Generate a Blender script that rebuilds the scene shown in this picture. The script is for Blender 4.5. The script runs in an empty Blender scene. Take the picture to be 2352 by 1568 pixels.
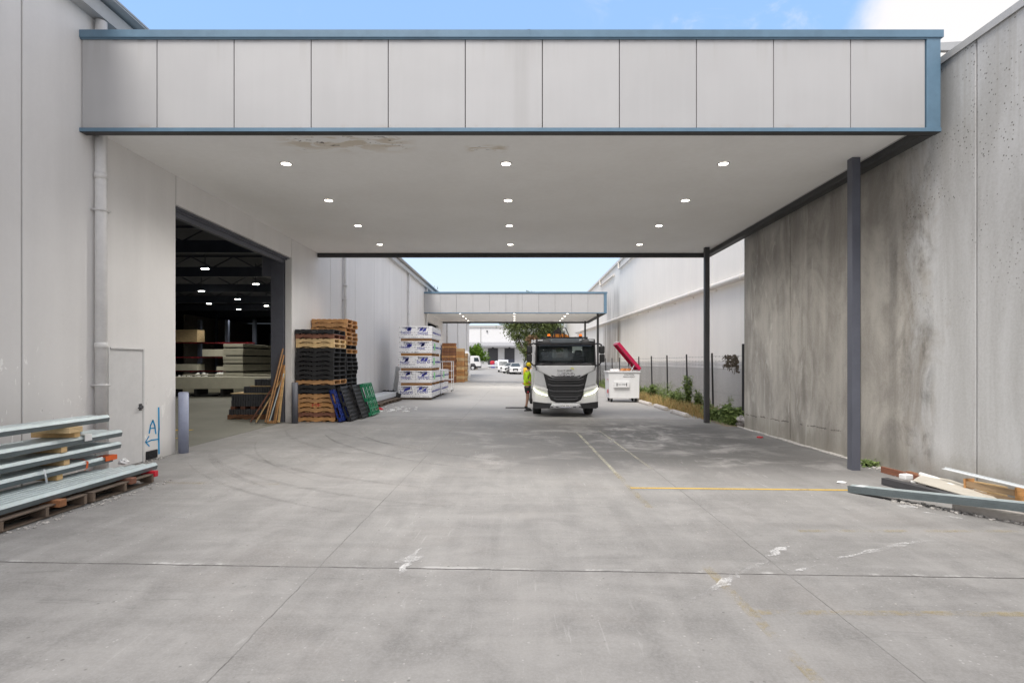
import bpy, bmesh, math, random
from mathutils import Vector, Matrix
R = math.radians
random.seed(7)
SC = bpy.context.scene
COL = SC.collection
# ------------------------------------------------------------------ camera
F, CX, CY, CZ = 1232.0, 1187.0, 832.0, 1.88        # focal length / vanishing point in a 2352 px wide frame, eye height
cd = bpy.data.cameras.new('camera'); cam = bpy.data.objects.new('camera', cd); COL.objects.link(cam)
cam.location = (0, 0, CZ); cam.rotation_euler = (R(90), 0, 0)
cd.sensor_width = 36; cd.lens = F / 2352 * 36; cd.shift_x = -(CX - 1176) / 2352; cd.shift_y = (CY - 784) / 2352
cd.clip_end = 3000; cd.clip_start = 0.05
SC.camera = cam
# ------------------------------------------------------------------ world, sun, exposure
SUN_EL, SUN_ROT = 57, 204
W = bpy.data.worlds.new('World'); SC.world = W; W.use_nodes = True
SC.view_settings.view_transform = 'Standard'; SC.view_settings.look = 'None'
SC.view_settings.exposure = 1.04; SC.view_settings.gamma = 1
SC.render.engine = 'CYCLES'
SC.cycles.use_denoising = True
SC.cycles.max_bounces = 10; SC.cycles.diffuse_bounces = 6; SC.cycles.transparent_max_bounces = 12
SC.cycles.sample_clamp_indirect = 6


def node(nt, typ, ins=None, **props):
    n = nt.nodes.new('ShaderNode' + typ)
    for k, v in props.items(): setattr(n, k, v)
    for k, v in (ins or {}).items():
        s = n.inputs[k]
        if hasattr(v, 'is_linked') or hasattr(v, 'links'): nt.links.new(v, s)
        else:
            if isinstance(v, tuple) and len(v) == 3 and s.type == 'RGBA': v = v + (1,)
            s.default_value = v
    return n


def mth(nt, op, a, b=0.0, c=None, clamp=False):
    ins = {0: a, 1: b}
    if c is not None: ins[2] = c
    return node(nt, 'Math', ins, operation=op, use_clamp=clamp).outputs[0]


def mixc(nt, f, a, b, bt='MIX'):
    n = node(nt, 'Mix', data_type='RGBA', blend_type=bt)
    for i, v in ((0, f), (6, a), (7, b)):
        if hasattr(v, 'links'): nt.links.new(v, n.inputs[i])
        else: n.inputs[i].default_value = (v + (1,)) if isinstance(v, tuple) and len(v) == 3 else v
    return n.outputs[2]


def noise(nt, vec, scale, detail=4.0, rough=0.55, dist=0.0):
    return node(nt, 'TexNoise', {'Vector': vec, 'Scale': scale, 'Detail': detail, 'Roughness': rough, 'Distortion': dist}).outputs[0]


def rmap(nt, v, a, b, c=0.0, d=1.0):
    return node(nt, 'MapRange', {0: v, 1: a, 2: b, 3: c, 4: d}, clamp=True, interpolation_type='SMOOTHSTEP').outputs[0]


def vscale(nt, vec, s):
    return node(nt, 'VectorMath', {0: vec, 1: s}, operation='MULTIPLY').outputs[0]


nt = W.node_tree; nt.nodes.clear()
tc = node(nt, 'TexCoord').outputs['Generated']
sky = node(nt, 'TexSky', sky_type='NISHITA', sun_disc=False, sun_elevation=R(SUN_EL), sun_rotation=R(SUN_ROT),
           altitude=50, air_density=1.0, dust_density=1.4, ozone_density=1.6)
cn = noise(nt, vscale(nt, tc, (1.0, 1.0, 2.2)), 2.3, 8, 0.55, 0.4)
cm = rmap(nt, cn, 0.47, 0.68)
sx = node(nt, 'SeparateXYZ', {0: tc})
# a bank of cloud low on the right, thin scraps elsewhere
bank = rmap(nt, node(nt, 'VectorMath', {0: tc, 1: Vector((0.625, 0.66, 0.43)).normalized()}, operation='DOT_PRODUCT').outputs['Value'], 0.975, 0.994)
scrap = rmap(nt, node(nt, 'VectorMath', {0: tc, 1: Vector((0.30, 0.80, 0.54)).normalized()}, operation='DOT_PRODUCT').outputs['Value'], 0.97, 0.998)
cn2 = noise(nt, tc, 5.0, 7, 0.6, 0.3)
bankm = rmap(nt, mth(nt, 'ADD', bank, mth(nt, 'MULTIPLY', mth(nt, 'SUBTRACT', cn2, 0.5), 1.6)), 0.22, 0.85)
scrapm = mth(nt, 'MULTIPLY', scrap, rmap(nt, noise(nt, vscale(nt, tc, (1, 1, 1.8)), 6.5, 8, 0.62, 0.8), 0.50, 0.74, 0, 0.55))
back = rmap(nt, sx.outputs[1], 0.35, -0.05)              # unseen cloud added behind, beside and overhead to whiten the ambient light
over = rmap(nt, sx.outputs[2], 0.58, 0.75)
side = rmap(nt, mth(nt, 'ABSOLUTE', sx.outputs[0]), 0.70, 0.84)
gen = mth(nt, 'MULTIPLY', rmap(nt, cn, 0.30, 0.52, 0.30, 1.0), mth(nt, 'MAXIMUM', mth(nt, 'MAXIMUM', back, side), over))
cl = mth(nt, 'MAXIMUM', mth(nt, 'MAXIMUM', gen, bankm), scrapm, clamp=True)
hz = rmap(nt, sx.outputs[2], 0.46, 0.06)                  # pale air above the roofs
c1 = mixc(nt, mth(nt, 'MULTIPLY', hz, 0.95), mixc(nt, 0.65, vscale(nt, sky.outputs[0], (1.3, 1.4, 1.6)), (2.0, 3.3, 5.6)), (4.0, 4.75, 5.5))
c2 = mixc(nt, cl, c1, (5.0, 4.85, 4.85))
bg = node(nt, 'Background', {'Color': c2, 'Strength': 0.1})
out = node(nt, 'OutputWorld', {'Surface': bg.outputs[0]})

sd = bpy.data.lights.new('sun', 'SUN'); so = bpy.data.objects.new('sun', sd); COL.objects.link(so)
sd.energy = 1.6; sd.angle = R(26); sd.color = (1.0, 0.955, 0.90)
az = R(SUN_ROT); sv = Vector((math.sin(az) * math.cos(R(SUN_EL)), math.cos(az) * math.cos(R(SUN_EL)), math.sin(R(SUN_EL))))
so.rotation_euler = sv.to_track_quat('Z', 'Y').to_euler(); so.location = sv * 60


def gz(x, y=0.0):                                       # yard falls gently to the right, rises a little past the sheds
    x = max(-7.0, min(8.0, x))
    return -0.0115 * x + max(0.0, min(0.6, (y - 80) * 0.0118))


def gp(u, v):                                           # ground point seen at frame position u, v
    k = -0.0115
    Y = CZ * F / ((v - CY) + k * (u - CX))
    x = (u - CX) / F * Y
    if x < -7 or x > 8:
        Y = (CZ - gz(x)) * F / (v - CY); x = (u - CX) / F * Y
    return Vector((x, Y, gz(x)))


# ------------------------------------------------------------------ mesh builder
class MB:
    def __init__(s): s.v = []; s.f = []; s.mi = []; s.cur = 0

    def add(s, vs, fs):
        o = len(s.v); s.v += [tuple(v) for v in vs]
        for f in fs: s.f.append([i + o for i in f]); s.mi.append(s.cur)
        return s

    def box(s, x0, x1, y0, y1, z0, z1, M=None):
        vs = [Vector(p) for p in ((x0, y0, z0), (x1, y0, z0), (x1, y1, z0), (x0, y1, z0), (x0, y0, z1), (x1, y0, z1), (x1, y1, z1), (x0, y1, z1))]
        if M is not None: vs = [M @ v for v in vs]
        return s.add(vs, [(3, 2, 1, 0), (4, 5, 6, 7), (0, 1, 5, 4), (1, 2, 6, 5), (2, 3, 7, 6), (3, 0, 4, 7)])

    def prism(s, poly, a0, a1, axis='x', M=None):
        n = len(poly)
        def P(p, a):
            v = Vector((a, p[0], p[1])) if axis == 'x' else Vector((p[0], a, p[1])) if axis == 'y' else Vector((p[0], p[1], a))
            return M @ v if M is not None else v
        vs = [P(p, a0) for p in poly] + [P(p, a1) for p in poly]
        fs = [list(range(n))[::-1], list(range(n, 2 * n))] + [(i, (i + 1) % n, n + (i + 1) % n, n + i) for i in range(n)]
        return s.add(vs, fs)

    def bar(s, p0, p1, w, h=None):
        p0, p1 = Vector(p0), Vector(p1); h = h or w; d = p1 - p0; L = d.length
        q = d.to_track_quat('Y', 'Z'); M = Matrix.Translation(p0) @ q.to_matrix().to_4x4()
        return s.box(-w / 2, w / 2, 0, L, -h / 2, h / 2, M)

    def tube(s, pts, r, n=8, caps=True):
        pts = [Vector(p) for p in pts]; rs = r if isinstance(r, (list, tuple)) else [r] * len(pts); rings = []
        up = None
        for i, p in enumerate(pts):
            d = (pts[min(i + 1, len(pts) - 1)] - pts[max(i - 1, 0)]).normalized()
            if up is None or abs(d.dot(up)) > 0.98: up = Vector((0, 0, 1)) if abs(d.z) < 0.9 else Vector((0, 1, 0))
            a = d.cross(up).normalized(); b = a.cross(d).normalized(); up = b
            rings.append([p + (a * math.cos(t) + b * math.sin(t)) * rs[i] for t in [2 * math.pi * k / n for k in range(n)]])
        vs = [v for rg in rings for v in rg]; fs = []
        for i in range(len(rings) - 1):
            for k in range(n):
                fs.append((i * n + k, i * n + (k + 1) % n, (i + 1) * n + (k + 1) % n, (i + 1) * n + k))
        if caps: fs += [list(range(n))[::-1], list(range((len(rings) - 1) * n, len(rings) * n))]
        return s.add(vs, fs)

    def cyl(s, p0, p1, r, n=16): return s.tube([p0, p1], r, n)

    def patch(s, rows, nx, yf):                           # rows of (z, x left, x right): a curved sheet facing -y
        vs = []
        for z, a, b in rows:
            for i in range(nx + 1):
                x = a + (b - a) * i / nx; vs.append((x, yf(x, z), z))
        m = nx + 1; fs = [(j * m + i, (j + 1) * m + i, (j + 1) * m + i + 1, j * m + i + 1) for j in range(len(rows) - 1) for i in range(nx)]
        return s.add(vs, fs)

    def ball(s, c, r, n=10, m=7, jit=0.0):
        rx, ry, rz = r if isinstance(r, tuple) else (r, r, r); vs = []; c = Vector(c)
        for j in range(m + 1):
            t = math.pi * j / m
            for i in range(n):
                p = 2 * math.pi * i / n; k = 1 + random.uniform(-jit, jit)
                vs.append(c + Vector((rx * math.sin(t) * math.cos(p), ry * math.sin(t) * math.sin(p), rz * math.cos(t))) * k)
        fs = [(j * n + i, (j + 1) * n + i, (j + 1) * n + (i + 1) % n, j * n + (i + 1) % n) for j in range(m) for i in range(n)]
        return s.add(vs, fs)

    def build(s, name, mat, parent=None, smooth=False, bevel=0.0, solid=0.0, sub=0, world=False, seg=2):
        me = bpy.data.meshes.new(name)
        off = Vector((0, 0, 0))
        if world and parent is not None:
            p = parent
            while p is not None: off += p.location; p = p.parent
        me.from_pydata([Vector(v) - off for v in s.v], [], s.f)
        for m in (mat if isinstance(mat, (list, tuple)) else [mat]): me.materials.append(m)
        if any(s.mi): me.polygons.foreach_set('material_index', s.mi)
        me.validate()
        bm = bmesh.new(); bm.from_mesh(me)
        if sub or smooth: bmesh.ops.remove_doubles(bm, verts=bm.verts, dist=1e-5)
        if not solid: bmesh.ops.recalc_face_normals(bm, faces=bm.faces)
        bm.to_mesh(me); bm.free(); me.update()
        o = bpy.data.objects.new(name, me); COL.objects.link(o)
        if parent is not None: o.parent = parent
        if smooth: me.polygons.foreach_set('use_smooth', [True] * len(me.polygons))
        if solid:                                         # sheets facing -y: thickness goes inwards
            me.flip_normals() if sum(p.normal.y * p.area for p in me.polygons) < 0 else None
            md = o.modifiers.new('s', 'SOLIDIFY'); md.thickness = abs(solid); md.offset = 1
        if sub:
            md = o.modifiers.new('u', 'SUBSURF'); md.levels = sub; md.render_levels = sub
        if bevel:
            md = o.modifiers.new('b', 'BEVEL'); md.width = bevel; md.segments = seg; md.limit_method = 'ANGLE'; md.angle_limit = R(35)
            me.polygons.foreach_set('use_smooth', [True] * len(me.polygons))
            wn = o.modifiers.new('w', 'WEIGHTED_NORMAL'); wn.keep_sharp = True
        return o


def tag(o, label, cat, group=None, kind=None):
    if label: o['label'] = label
    if cat: o['category'] = cat
    if group: o['group'] = group
    if kind: o['kind'] = kind
    return o


def thing(name, label, cat, loc=(0, 0, 0), rz=0.0, group=None):
    o = bpy.data.objects.new(name, None); COL.objects.link(o); o.location = loc; o.rotation_euler = (0, 0, rz)
    o.empty_display_size = 0.2
    return tag(o, label, cat, group)


def struct(o): o['kind'] = 'structure'; return o


def dup(src, loc, rot=(0, 0, 0), label=None, group=None, parent=None):
    r = src.copy(); COL.objects.link(r)
    if parent is None: r.location = loc; r.rotation_euler = rot
    else: r.parent = parent
    if label: r['label'] = label
    if group: r['group'] = group
    for ch in list(src.children): dup(ch, None, parent=r)
    return r


def shift(o, loc, rot=(0, 0, 0)): o.location = loc; o.rotation_euler = rot; return o


ORD = ['', 'first', 'second', 'third', 'fourth', 'fifth', 'sixth', 'seventh', 'eighth', 'ninth', 'tenth', 'eleventh', 'twelfth', 'thirteenth',
       'fourteenth', 'fifteenth', 'sixteenth', 'seventeenth', 'eighteenth', 'nineteenth', 'twentieth', 'twenty-first', 'twenty-second',
       'twenty-third', 'twenty-fourth', 'twenty-fifth', 'twenty-sixth', 'twenty-seventh']


def textmesh(mb, txt, size, M, depth=0.003, sx=1.0):
    cu = bpy.data.curves.new('t', 'FONT'); cu.body = txt; cu.size = size; cu.align_x = 'CENTER'; cu.align_y = 'CENTER'; cu.extrude = depth
    o = bpy.data.objects.new('t', cu); COL.objects.link(o)
    dg = bpy.context.evaluated_depsgraph_get(); dg.update()
    me = bpy.data.meshes.new_from_object(o.evaluated_get(dg))
    mb.add([M @ Vector((v.co.x * sx, v.co.y, v.co.z)) for v in me.vertices], [list(p.vertices) for p in me.polygons])
    bpy.data.objects.remove(o); bpy.data.curves.remove(cu); bpy.data.meshes.remove(me)


def face_front(x, y, z): return Matrix.Translation((x, y, z)) @ Matrix.Rotation(R(90), 4, 'X')            # text facing -y
def face_right(x, y, z): return Matrix.Translation((x, y, z)) @ Matrix.Rotation(R(90), 4, 'Z') @ Matrix.Rotation(R(90), 4, 'X')   # facing +x


# ------------------------------------------------------------------ materials
def base_mat(name):
    m = bpy.data.materials.new(name); m.use_nodes = True; nt = m.node_tree; nt.nodes.clear()
    b = node(nt, 'BsdfPrincipled'); o = node(nt, 'OutputMaterial', {'Surface': b.outputs[0]})
    return m, nt, b


def mat(name, col, rough=0.6, metal=0.0, var=0.12, scale=3.0, bump=0.0, bscale=40.0, stretch=(1, 1, 1), spec=0.5, rnd=0.0, coat=0.0, dirt=None, world=False):
    m, nt, b = base_mat(name)
    if world: v = node(nt, 'NewGeometry').outputs['Position']
    else: v = node(nt, 'TexCoord').outputs['Object']
    vs = vscale(nt, v, stretch)
    n1 = noise(nt, vs, scale, 6, 0.6); n2 = noise(nt, vs, scale * 6.3, 4, 0.6)
    f = mth(nt, 'ADD', mth(nt, 'MULTIPLY', n1, 0.65), mth(nt, 'MULTIPLY', n2, 0.35))
    f = rmap(nt, f, 0.3, 0.7)
    lo = tuple(c * (1 - var) for c in col); hi = tuple(min(1, c * (1 + var)) for c in col)
    c = mixc(nt, f, lo, hi)
    if dirt:
        dn = rmap(nt, noise(nt, vs, scale * 2.1, 8, 0.7, 0.6), dirt[1], dirt[1] + 0.12)
        c = mixc(nt, mth(nt, 'MULTIPLY', dn, dirt[2]), c, dirt[0])
    if rnd:
        r = node(nt, 'ObjectInfo').outputs['Random']
        hs = node(nt, 'HueSaturation', {'Color': c, 'Value': mth(nt, 'ADD', 1 - rnd, mth(nt, 'MULTIPLY', r, 2 * rnd)), 'Saturation': mth(nt, 'ADD', 1 - rnd * .5, mth(nt, 'MULTIPLY', r, rnd))})
        c = hs.outputs[0]
    nt.links.new(c, b.inputs['Base Color'])
    rr = mth(nt, 'ADD', rough - 0.06, mth(nt, 'MULTIPLY', n2, 0.12), clamp=True); nt.links.new(rr, b.inputs['Roughness'])
    b.inputs['Metallic'].default_value = metal; b.inputs['Specular IOR Level'].default_value = spec; b.inputs['Coat Weight'].default_value = coat
    if bump:
        bn = node(nt, 'Bump', {'Strength': bump, 'Distance': 0.01, 'Height': noise(nt, vscale(nt, v, stretch), bscale, 5, 0.6)})
        nt.links.new(bn.outputs[0], b.inputs['Normal'])
    return m


def emit(name, col, st):
    m, nt, b = base_mat(name); b.inputs['Base Color'].default_value = (*col, 1); b.inputs['Emission Color'].default_value = (*col, 1); b.inputs['Emission Strength'].default_value = st
    return m


def glass(name, tint=(0.25, 0.3, 0.3), clear=0.6, rough=0.03):
    m, nt, b = base_mat(name); nt.nodes.remove(b)
    t = node(nt, 'BsdfTransparent', {'Color': tint}); g = node(nt, 'BsdfGlossy', {'Color': (.9, .95, 1), 'Roughness': rough})
    fr = node(nt, 'Fresnel', {'IOR': 1.45}).outputs[0]
    dk = node(nt, 'BsdfDiffuse', {'Color': (0.02, 0.025, 0.028)})
    mx = node(nt, 'MixShader', {0: clear, 1: dk.outputs[0], 2: t.outputs[0]}); m2 = node(nt, 'MixShader', {0: fr, 1: mx.outputs[0], 2: g.outputs[0]})
    nt.links.new(m2.outputs[0], [n for n in nt.nodes if n.type == 'OUTPUT_MATERIAL'][0].inputs[0]); return m


def line_mask(nt, c, p, w, wob=None):
    d = mth(nt, 'SUBTRACT', c, p)
    if wob is not None: d = mth(nt, 'ADD', d, wob)
    return rmap(nt, mth(nt, 'ABSOLUTE', d), w, w * 0.35)


def boxmask(nt, x, y, x0, x1, y0, y1, e):
    a = mth(nt, 'MULTIPLY', rmap(nt, x, x0 - e, x0 + e), rmap(nt, x, x1 + e, x1 - e))
    b = mth(nt, 'MULTIPLY', rmap(nt, y, y0 - e, y0 + e), rmap(nt, y, y1 + e, y1 - e))
    return mth(nt, 'MULTIPLY', a, b)


def ground_mat():
    m, nt, b = base_mat('yard_concrete')
    p = node(nt, 'NewGeometry').outputs['Position']; s = node(nt, 'SeparateXYZ', {0: p}); X, Y = s.outputs[0], s.outputs[1]
    big = noise(nt, p, 0.33, 7, 0.62, 0.5); mid = noise(nt, p, 1.9, 8, 0.65, 0.8); fine = noise(nt, p, 48, 6, 0.85)
    drag = noise(nt, vscale(nt, p, (3.2, 0.35, 1)), 1.0, 7, 0.6, 0.6)
    sweep = noise(nt, vscale(nt, p, (0.45, 2.6, 1)), 0.9, 7, 0.62, 1.2)
    v = mth(nt, 'ADD', mth(nt, 'MULTIPLY', big, 0.30), mth(nt, 'ADD', mth(nt, 'MULTIPLY', mid, 0.28), mth(nt, 'ADD', mth(nt, 'MULTIPLY', drag, 0.2), mth(nt, 'MULTIPLY', sweep, 0.22))))
    c = mixc(nt, rmap(nt, v, 0.37, 0.62), (0.176, 0.170, 0.164), (0.306, 0.297, 0.287))
    pale = mth(nt, 'MULTIPLY', rmap(nt, mth(nt, 'ADD', Y, mth(nt, 'MULTIPLY', mth(nt, 'SUBTRACT', mid, 0.5), 3.0)), 17.2, 19.6), 0.62)   # paler ground past the canopy
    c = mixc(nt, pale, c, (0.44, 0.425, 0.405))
    c = mixc(nt, mth(nt, 'MULTIPLY', rmap(nt, noise(nt, p, 0.7, 6, 0.6, 0.4), 0.5, 0.68), 0.22), c, (0.26, 0.235, 0.218))    # warm dusty areas
    c = mixc(nt, rmap(nt, fine, 0.40, 0.66, 0.0, 0.40), c, (0.36, 0.357, 0.352), 'MIX')
    # oily, tyre-darkened bays under the canopies
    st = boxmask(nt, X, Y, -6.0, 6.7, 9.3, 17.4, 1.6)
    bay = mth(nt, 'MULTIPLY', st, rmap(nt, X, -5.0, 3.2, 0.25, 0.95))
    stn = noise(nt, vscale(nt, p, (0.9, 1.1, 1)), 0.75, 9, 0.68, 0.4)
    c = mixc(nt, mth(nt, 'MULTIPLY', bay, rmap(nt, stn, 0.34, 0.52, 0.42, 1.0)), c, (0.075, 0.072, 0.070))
    # curved tyre scrub marks
    dx = mth(nt, 'SUBTRACT', X, 3.2); dy = mth(nt, 'SUBTRACT', Y, 17.5)
    rad = mth(nt, 'SQRT', mth(nt, 'ADD', mth(nt, 'MULTIPLY', dx, dx), mth(nt, 'MULTIPLY', dy, dy)))
    rings = node(nt, 'TexNoise', {'W': mth(nt, 'MULTIPLY', mth(nt, 'ADD', rad, mth(nt, 'MULTIPLY', big, 1.5)), 4.0), 'Detail': 3.0}, noise_dimensions='1D').outputs[0]
    rk = mth(nt, 'MULTIPLY', rmap(nt, rings, 0.55, 0.64), mth(nt, 'MULTIPLY', boxmask(nt, X, Y, -5, 2, 8.6, 15.5, 1.6), rmap(nt, mid, 0.42, 0.62)))
    c = mixc(nt, mth(nt, 'MULTIPLY', rk, 0.42), c, (0.13, 0.127, 0.124))
    # pits and pale chips
    vor = node(nt, 'TexVoronoi', {'Vector': p, 'Scale': 9.0, 'Randomness': 1.0}); pit = rmap(nt, vor.outputs['Distance'], 0.13, 0.06)
    pit = mth(nt, 'MULTIPLY', pit, rmap(nt, mid, 0.51, 0.58)); c = mixc(nt, mth(nt, 'MULTIPLY', pit, 0.7), c, (0.12, 0.115, 0.11))
    vo2 = node(nt, 'TexVoronoi', {'Vector': p, 'Scale': 14.0}); chip = mth(nt, 'MULTIPLY', rmap(nt, vo2.outputs['Distance'], 0.15, 0.08), rmap(nt, drag, 0.49, 0.57))
    scr = mth(nt, 'MULTIPLY', rmap(nt, noise(nt, vscale(nt, p, (9.0, 0.8, 1)), 2.2, 6, 0.7, 0.7), 0.60, 0.68), rmap(nt, big, 0.44, 0.58)); c = mixc(nt, mth(nt, 'MULTIPLY', scr, 0.30), c, (0.47, 0.465, 0.455))
    scd = mth(nt, 'MULTIPLY', rmap(nt, noise(nt, vscale(nt, p, (1.0, 7.0, 1)), 1.6, 7, 0.7, 0.9), 0.58, 0.68), rmap(nt, big, 0.56, 0.44)); c = mixc(nt, mth(nt, 'MULTIPLY', scd, 0.30), c, (0.12, 0.118, 0.115))
    c = mixc(nt, mth(nt, 'MULTIPLY', chip, 0.28), c, (0.62, 0.61, 0.6))
    # white powder near the truck
    pw = mth(nt, 'MULTIPLY', boxmask(nt, X, Y, 2.0, 4.6, 12.2, 17.0, 0.9), rmap(nt, noise(nt, vscale(nt, p, (1.3, .8, 1)), 1.5, 9, 0.72, 0.4), 0.48, 0.62))
    c = mixc(nt, mth(nt, 'MULTIPLY', pw, 0.38), c, (0.42, 0.41, 0.4))
    # slab joints
    wob = mth(nt, 'MULTIPLY', mth(nt, 'SUBTRACT', noise(nt, p, 2.2, 5, 0.7), 0.5), 0.05)
    w2 = mth(nt, 'MULTIPLY', mth(nt, 'SUBTRACT', noise(nt, p, 1.3, 6, 0.75), 0.5), 0.055)
    yt = mth(nt, 'ADD', Y, mth(nt, 'MULTIPLY', X, 0.012))
    jm = None
    for q in (4.86,): jm = mth(nt, 'MULTIPLY', line_mask(nt, yt, q, 0.015, w2), rmap(nt, mid, 0.38, 0.52, 0.55, 1.0))
    for q in (18.2, 30.0, 42.0): jm = mth(nt, 'MAXIMUM', jm, line_mask(nt, Y, q, 0.02, w2))
    for q in (-1.8, 2.44): jm = mth(nt, 'MAXIMUM', jm, mth(nt, 'MULTIPLY', line_mask(nt, X, q, 0.0065, wob), rmap(nt, mid, 0.4, 0.6, 0.30, 0.8)))
    edge = line_mask(nt, yt, 4.88, 0.05, w2)
    c = mixc(nt, mth(nt, 'MULTIPLY', edge, rmap(nt, mid, 0.5, 0.62, 0, 0.55)), c, (0.55, 0.54, 0.53))
    c = mixc(nt, jm, c, (0.075, 0.07, 0.068))
    # drift of pale dust against the walls
    nt.links.new(c, b.inputs['Base Color'])
    nt.links.new(rmap(nt, v, 0.3, 0.7, 0.62, 0.9), b.inputs['Roughness']); b.inputs['Specular IOR Level'].default_value = 0.3
    h = mth(nt, 'SUBTRACT', mth(nt, 'ADD', mth(nt, 'MULTIPLY', fine, 0.25), mth(nt, 'MULTIPLY', mid, 0.2)), mth(nt, 'MULTIPLY', jm, 1.2))
    bn = node(nt, 'Bump', {'Strength': 0.35, 'Distance': 0.012, 'Height': h}); nt.links.new(bn.outputs[0], b.inputs['Normal'])
    return m


def concrete_wall_mat():
    m, nt, b = base_mat('stained_precast')
    p = node(nt, 'NewGeometry').outputs['Position']; s = node(nt, 'SeparateXYZ', {0: p}); Y, Z = s.outputs[1], s.outputs[2]
    pan = node(nt, 'ObjectInfo').outputs['Random']
    pv = vscale(nt, p, (1, 1, 0.22)); str1 = noise(nt, vscale(nt, p, (1, 1.6, 0.10)), 1.6, 8, 0.65, 0.5)
    big = noise(nt, pv, 0.8, 7, 0.6, 1.5); blot = noise(nt, vscale(nt, p, (1, 1, 0.45)), 1.5, 8, 0.68, 1.3); fine = noise(nt, p, 26, 4, 0.7)
    v = mth(nt, 'ADD', mth(nt, 'MULTIPLY', str1, 0.3), mth(nt, 'ADD', mth(nt, 'MULTIPLY', big, 0.5), mth(nt, 'MULTIPLY', fine, 0.2)))
    clean = mixc(nt, rmap(nt, v, 0.36, 0.64), (0.43, 0.428, 0.42), (0.60, 0.605, 0.61))
    dirty = mixc(nt, rmap(nt, mth(nt, 'ADD', mth(nt, 'MULTIPLY', v, 0.5), mth(nt, 'MULTIPLY', noise(nt, vscale(nt, p, (1, 1, 0.42)), 0.75, 7, 0.6, 2.2), 0.5)), 0.40, 0.60), (0.265, 0.243, 0.215), (0.46, 0.43, 0.385))  # stained tone with the canopy's shade mixed into the colour
    # water stains plus the canopy's shade, both painted in, darken the wall further back
    stain_shade = rmap(nt, mth(nt, 'ADD', Y, mth(nt, 'MULTIPLY', mth(nt, 'SUBTRACT', blot, 0.5), 2.4)), 8.6, 9.5)
    c = mixc(nt, mth(nt, 'MULTIPLY', stain_shade, 0.85), clean, dirty)
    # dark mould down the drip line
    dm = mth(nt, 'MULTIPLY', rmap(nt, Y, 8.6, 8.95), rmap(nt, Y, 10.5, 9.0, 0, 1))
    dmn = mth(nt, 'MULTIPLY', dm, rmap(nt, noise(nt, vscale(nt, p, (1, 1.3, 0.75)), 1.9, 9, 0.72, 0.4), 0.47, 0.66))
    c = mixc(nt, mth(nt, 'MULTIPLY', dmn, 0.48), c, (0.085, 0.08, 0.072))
    dm2 = mth(nt, 'MULTIPLY', rmap(nt, Y, 10.4, 11.4), rmap(nt, noise(nt, vscale(nt, p, (1, 1.2, 0.5)), 1.0, 8, 0.66, 1.6), 0.50, 0.64))
    c = mixc(nt, mth(nt, 'MULTIPLY', dm2, 0.28), c, (0.13, 0.115, 0.10))
    lime = mth(nt, 'MULTIPLY', rmap(nt, Y, 11.5, 12.5), rmap(nt, noise(nt, vscale(nt, p, (1, 1.8, 0.45)), 1.2, 7, 0.65, 2.5), 0.56, 0.66))
    c = mixc(nt, mth(nt, 'MULTIPLY', lime, 0.5), c, (0.60, 0.585, 0.54))
    # speckled lichen
    vo = node(nt, 'TexVoronoi', {'Vector': vscale(nt, p, (1, 1, 0.9)), 'Scale': 17.0})
    sp = mth(nt, 'MULTIPLY', rmap(nt, vo.outputs['Distance'], 0.24, 0.14), rmap(nt, noise(nt, p, 1.1, 6, 0.6, 0.8), 0.45, 0.56))
    sp = mth(nt, 'MULTIPLY', sp, mth(nt, 'MULTIPLY', rmap(nt, Z, 2.2, 3.6), rmap(nt, Y, 9.8, 9.0)))
    c = mixc(nt, mth(nt, 'MULTIPLY', sp, 0.8), c, (0.10, 0.095, 0.085))
    # run-off streaks from the coping
    ro = mth(nt, 'MULTIPLY', rmap(nt, Z, 4.2, 6.8), rmap(nt, noise(nt, vscale(nt, p, (1, 3.2, 0.06)), 1.5, 6, 0.6), 0.46, 0.66))
    c = mixc(nt, mth(nt, 'MULTIPLY', ro, 0.45), c, (0.30, 0.275, 0.225))
    # rising damp and splash at the foot
    ft = mth(nt, 'MULTIPLY', rmap(nt, mth(nt, 'ADD', Z, mth(nt, 'MULTIPLY', mth(nt, 'SUBTRACT', blot, .5), .7)), 0.55, 0.05), 0.5)
    c = mixc(nt, ft, c, (0.22, 0.205, 0.17))
    ck = line_mask(nt, mth(nt, 'ADD', Z, mth(nt, 'MULTIPLY', Y, 0.02)), 0.66, 0.016, mth(nt, 'MULTIPLY', mth(nt, 'SUBTRACT', noise(nt, p, 3.0, 8, 0.8), 0.5), 0.16))
    ck = mth(nt, 'MULTIPLY', ck, mth(nt, 'MULTIPLY', rmap(nt, Y, 10.6, 11.2), rmap(nt, noise(nt, p, 4, 4), 0.45, 0.55)))
    c = mixc(nt, mth(nt, 'MULTIPLY', ck, 0.8), c, (0.07, 0.065, 0.06))
    hs = node(nt, 'HueSaturation', {'Color': c, 'Value': mth(nt, 'ADD', 0.95, mth(nt, 'MULTIPLY', pan, 0.1))})
    nt.links.new(hs.outputs[0], b.inputs['Base Color']); b.inputs['Roughness'].default_value = 0.85; b.inputs['Specular IOR Level'].default_value = 0.25
    bn = node(nt, 'Bump', {'Strength': 0.3, 'Distance': 0.01, 'Height': mth(nt, 'ADD', fine, mth(nt, 'MULTIPLY', blot, 0.6))}); nt.links.new(bn.outputs[0], b.inputs['Normal'])
    return m


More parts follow.
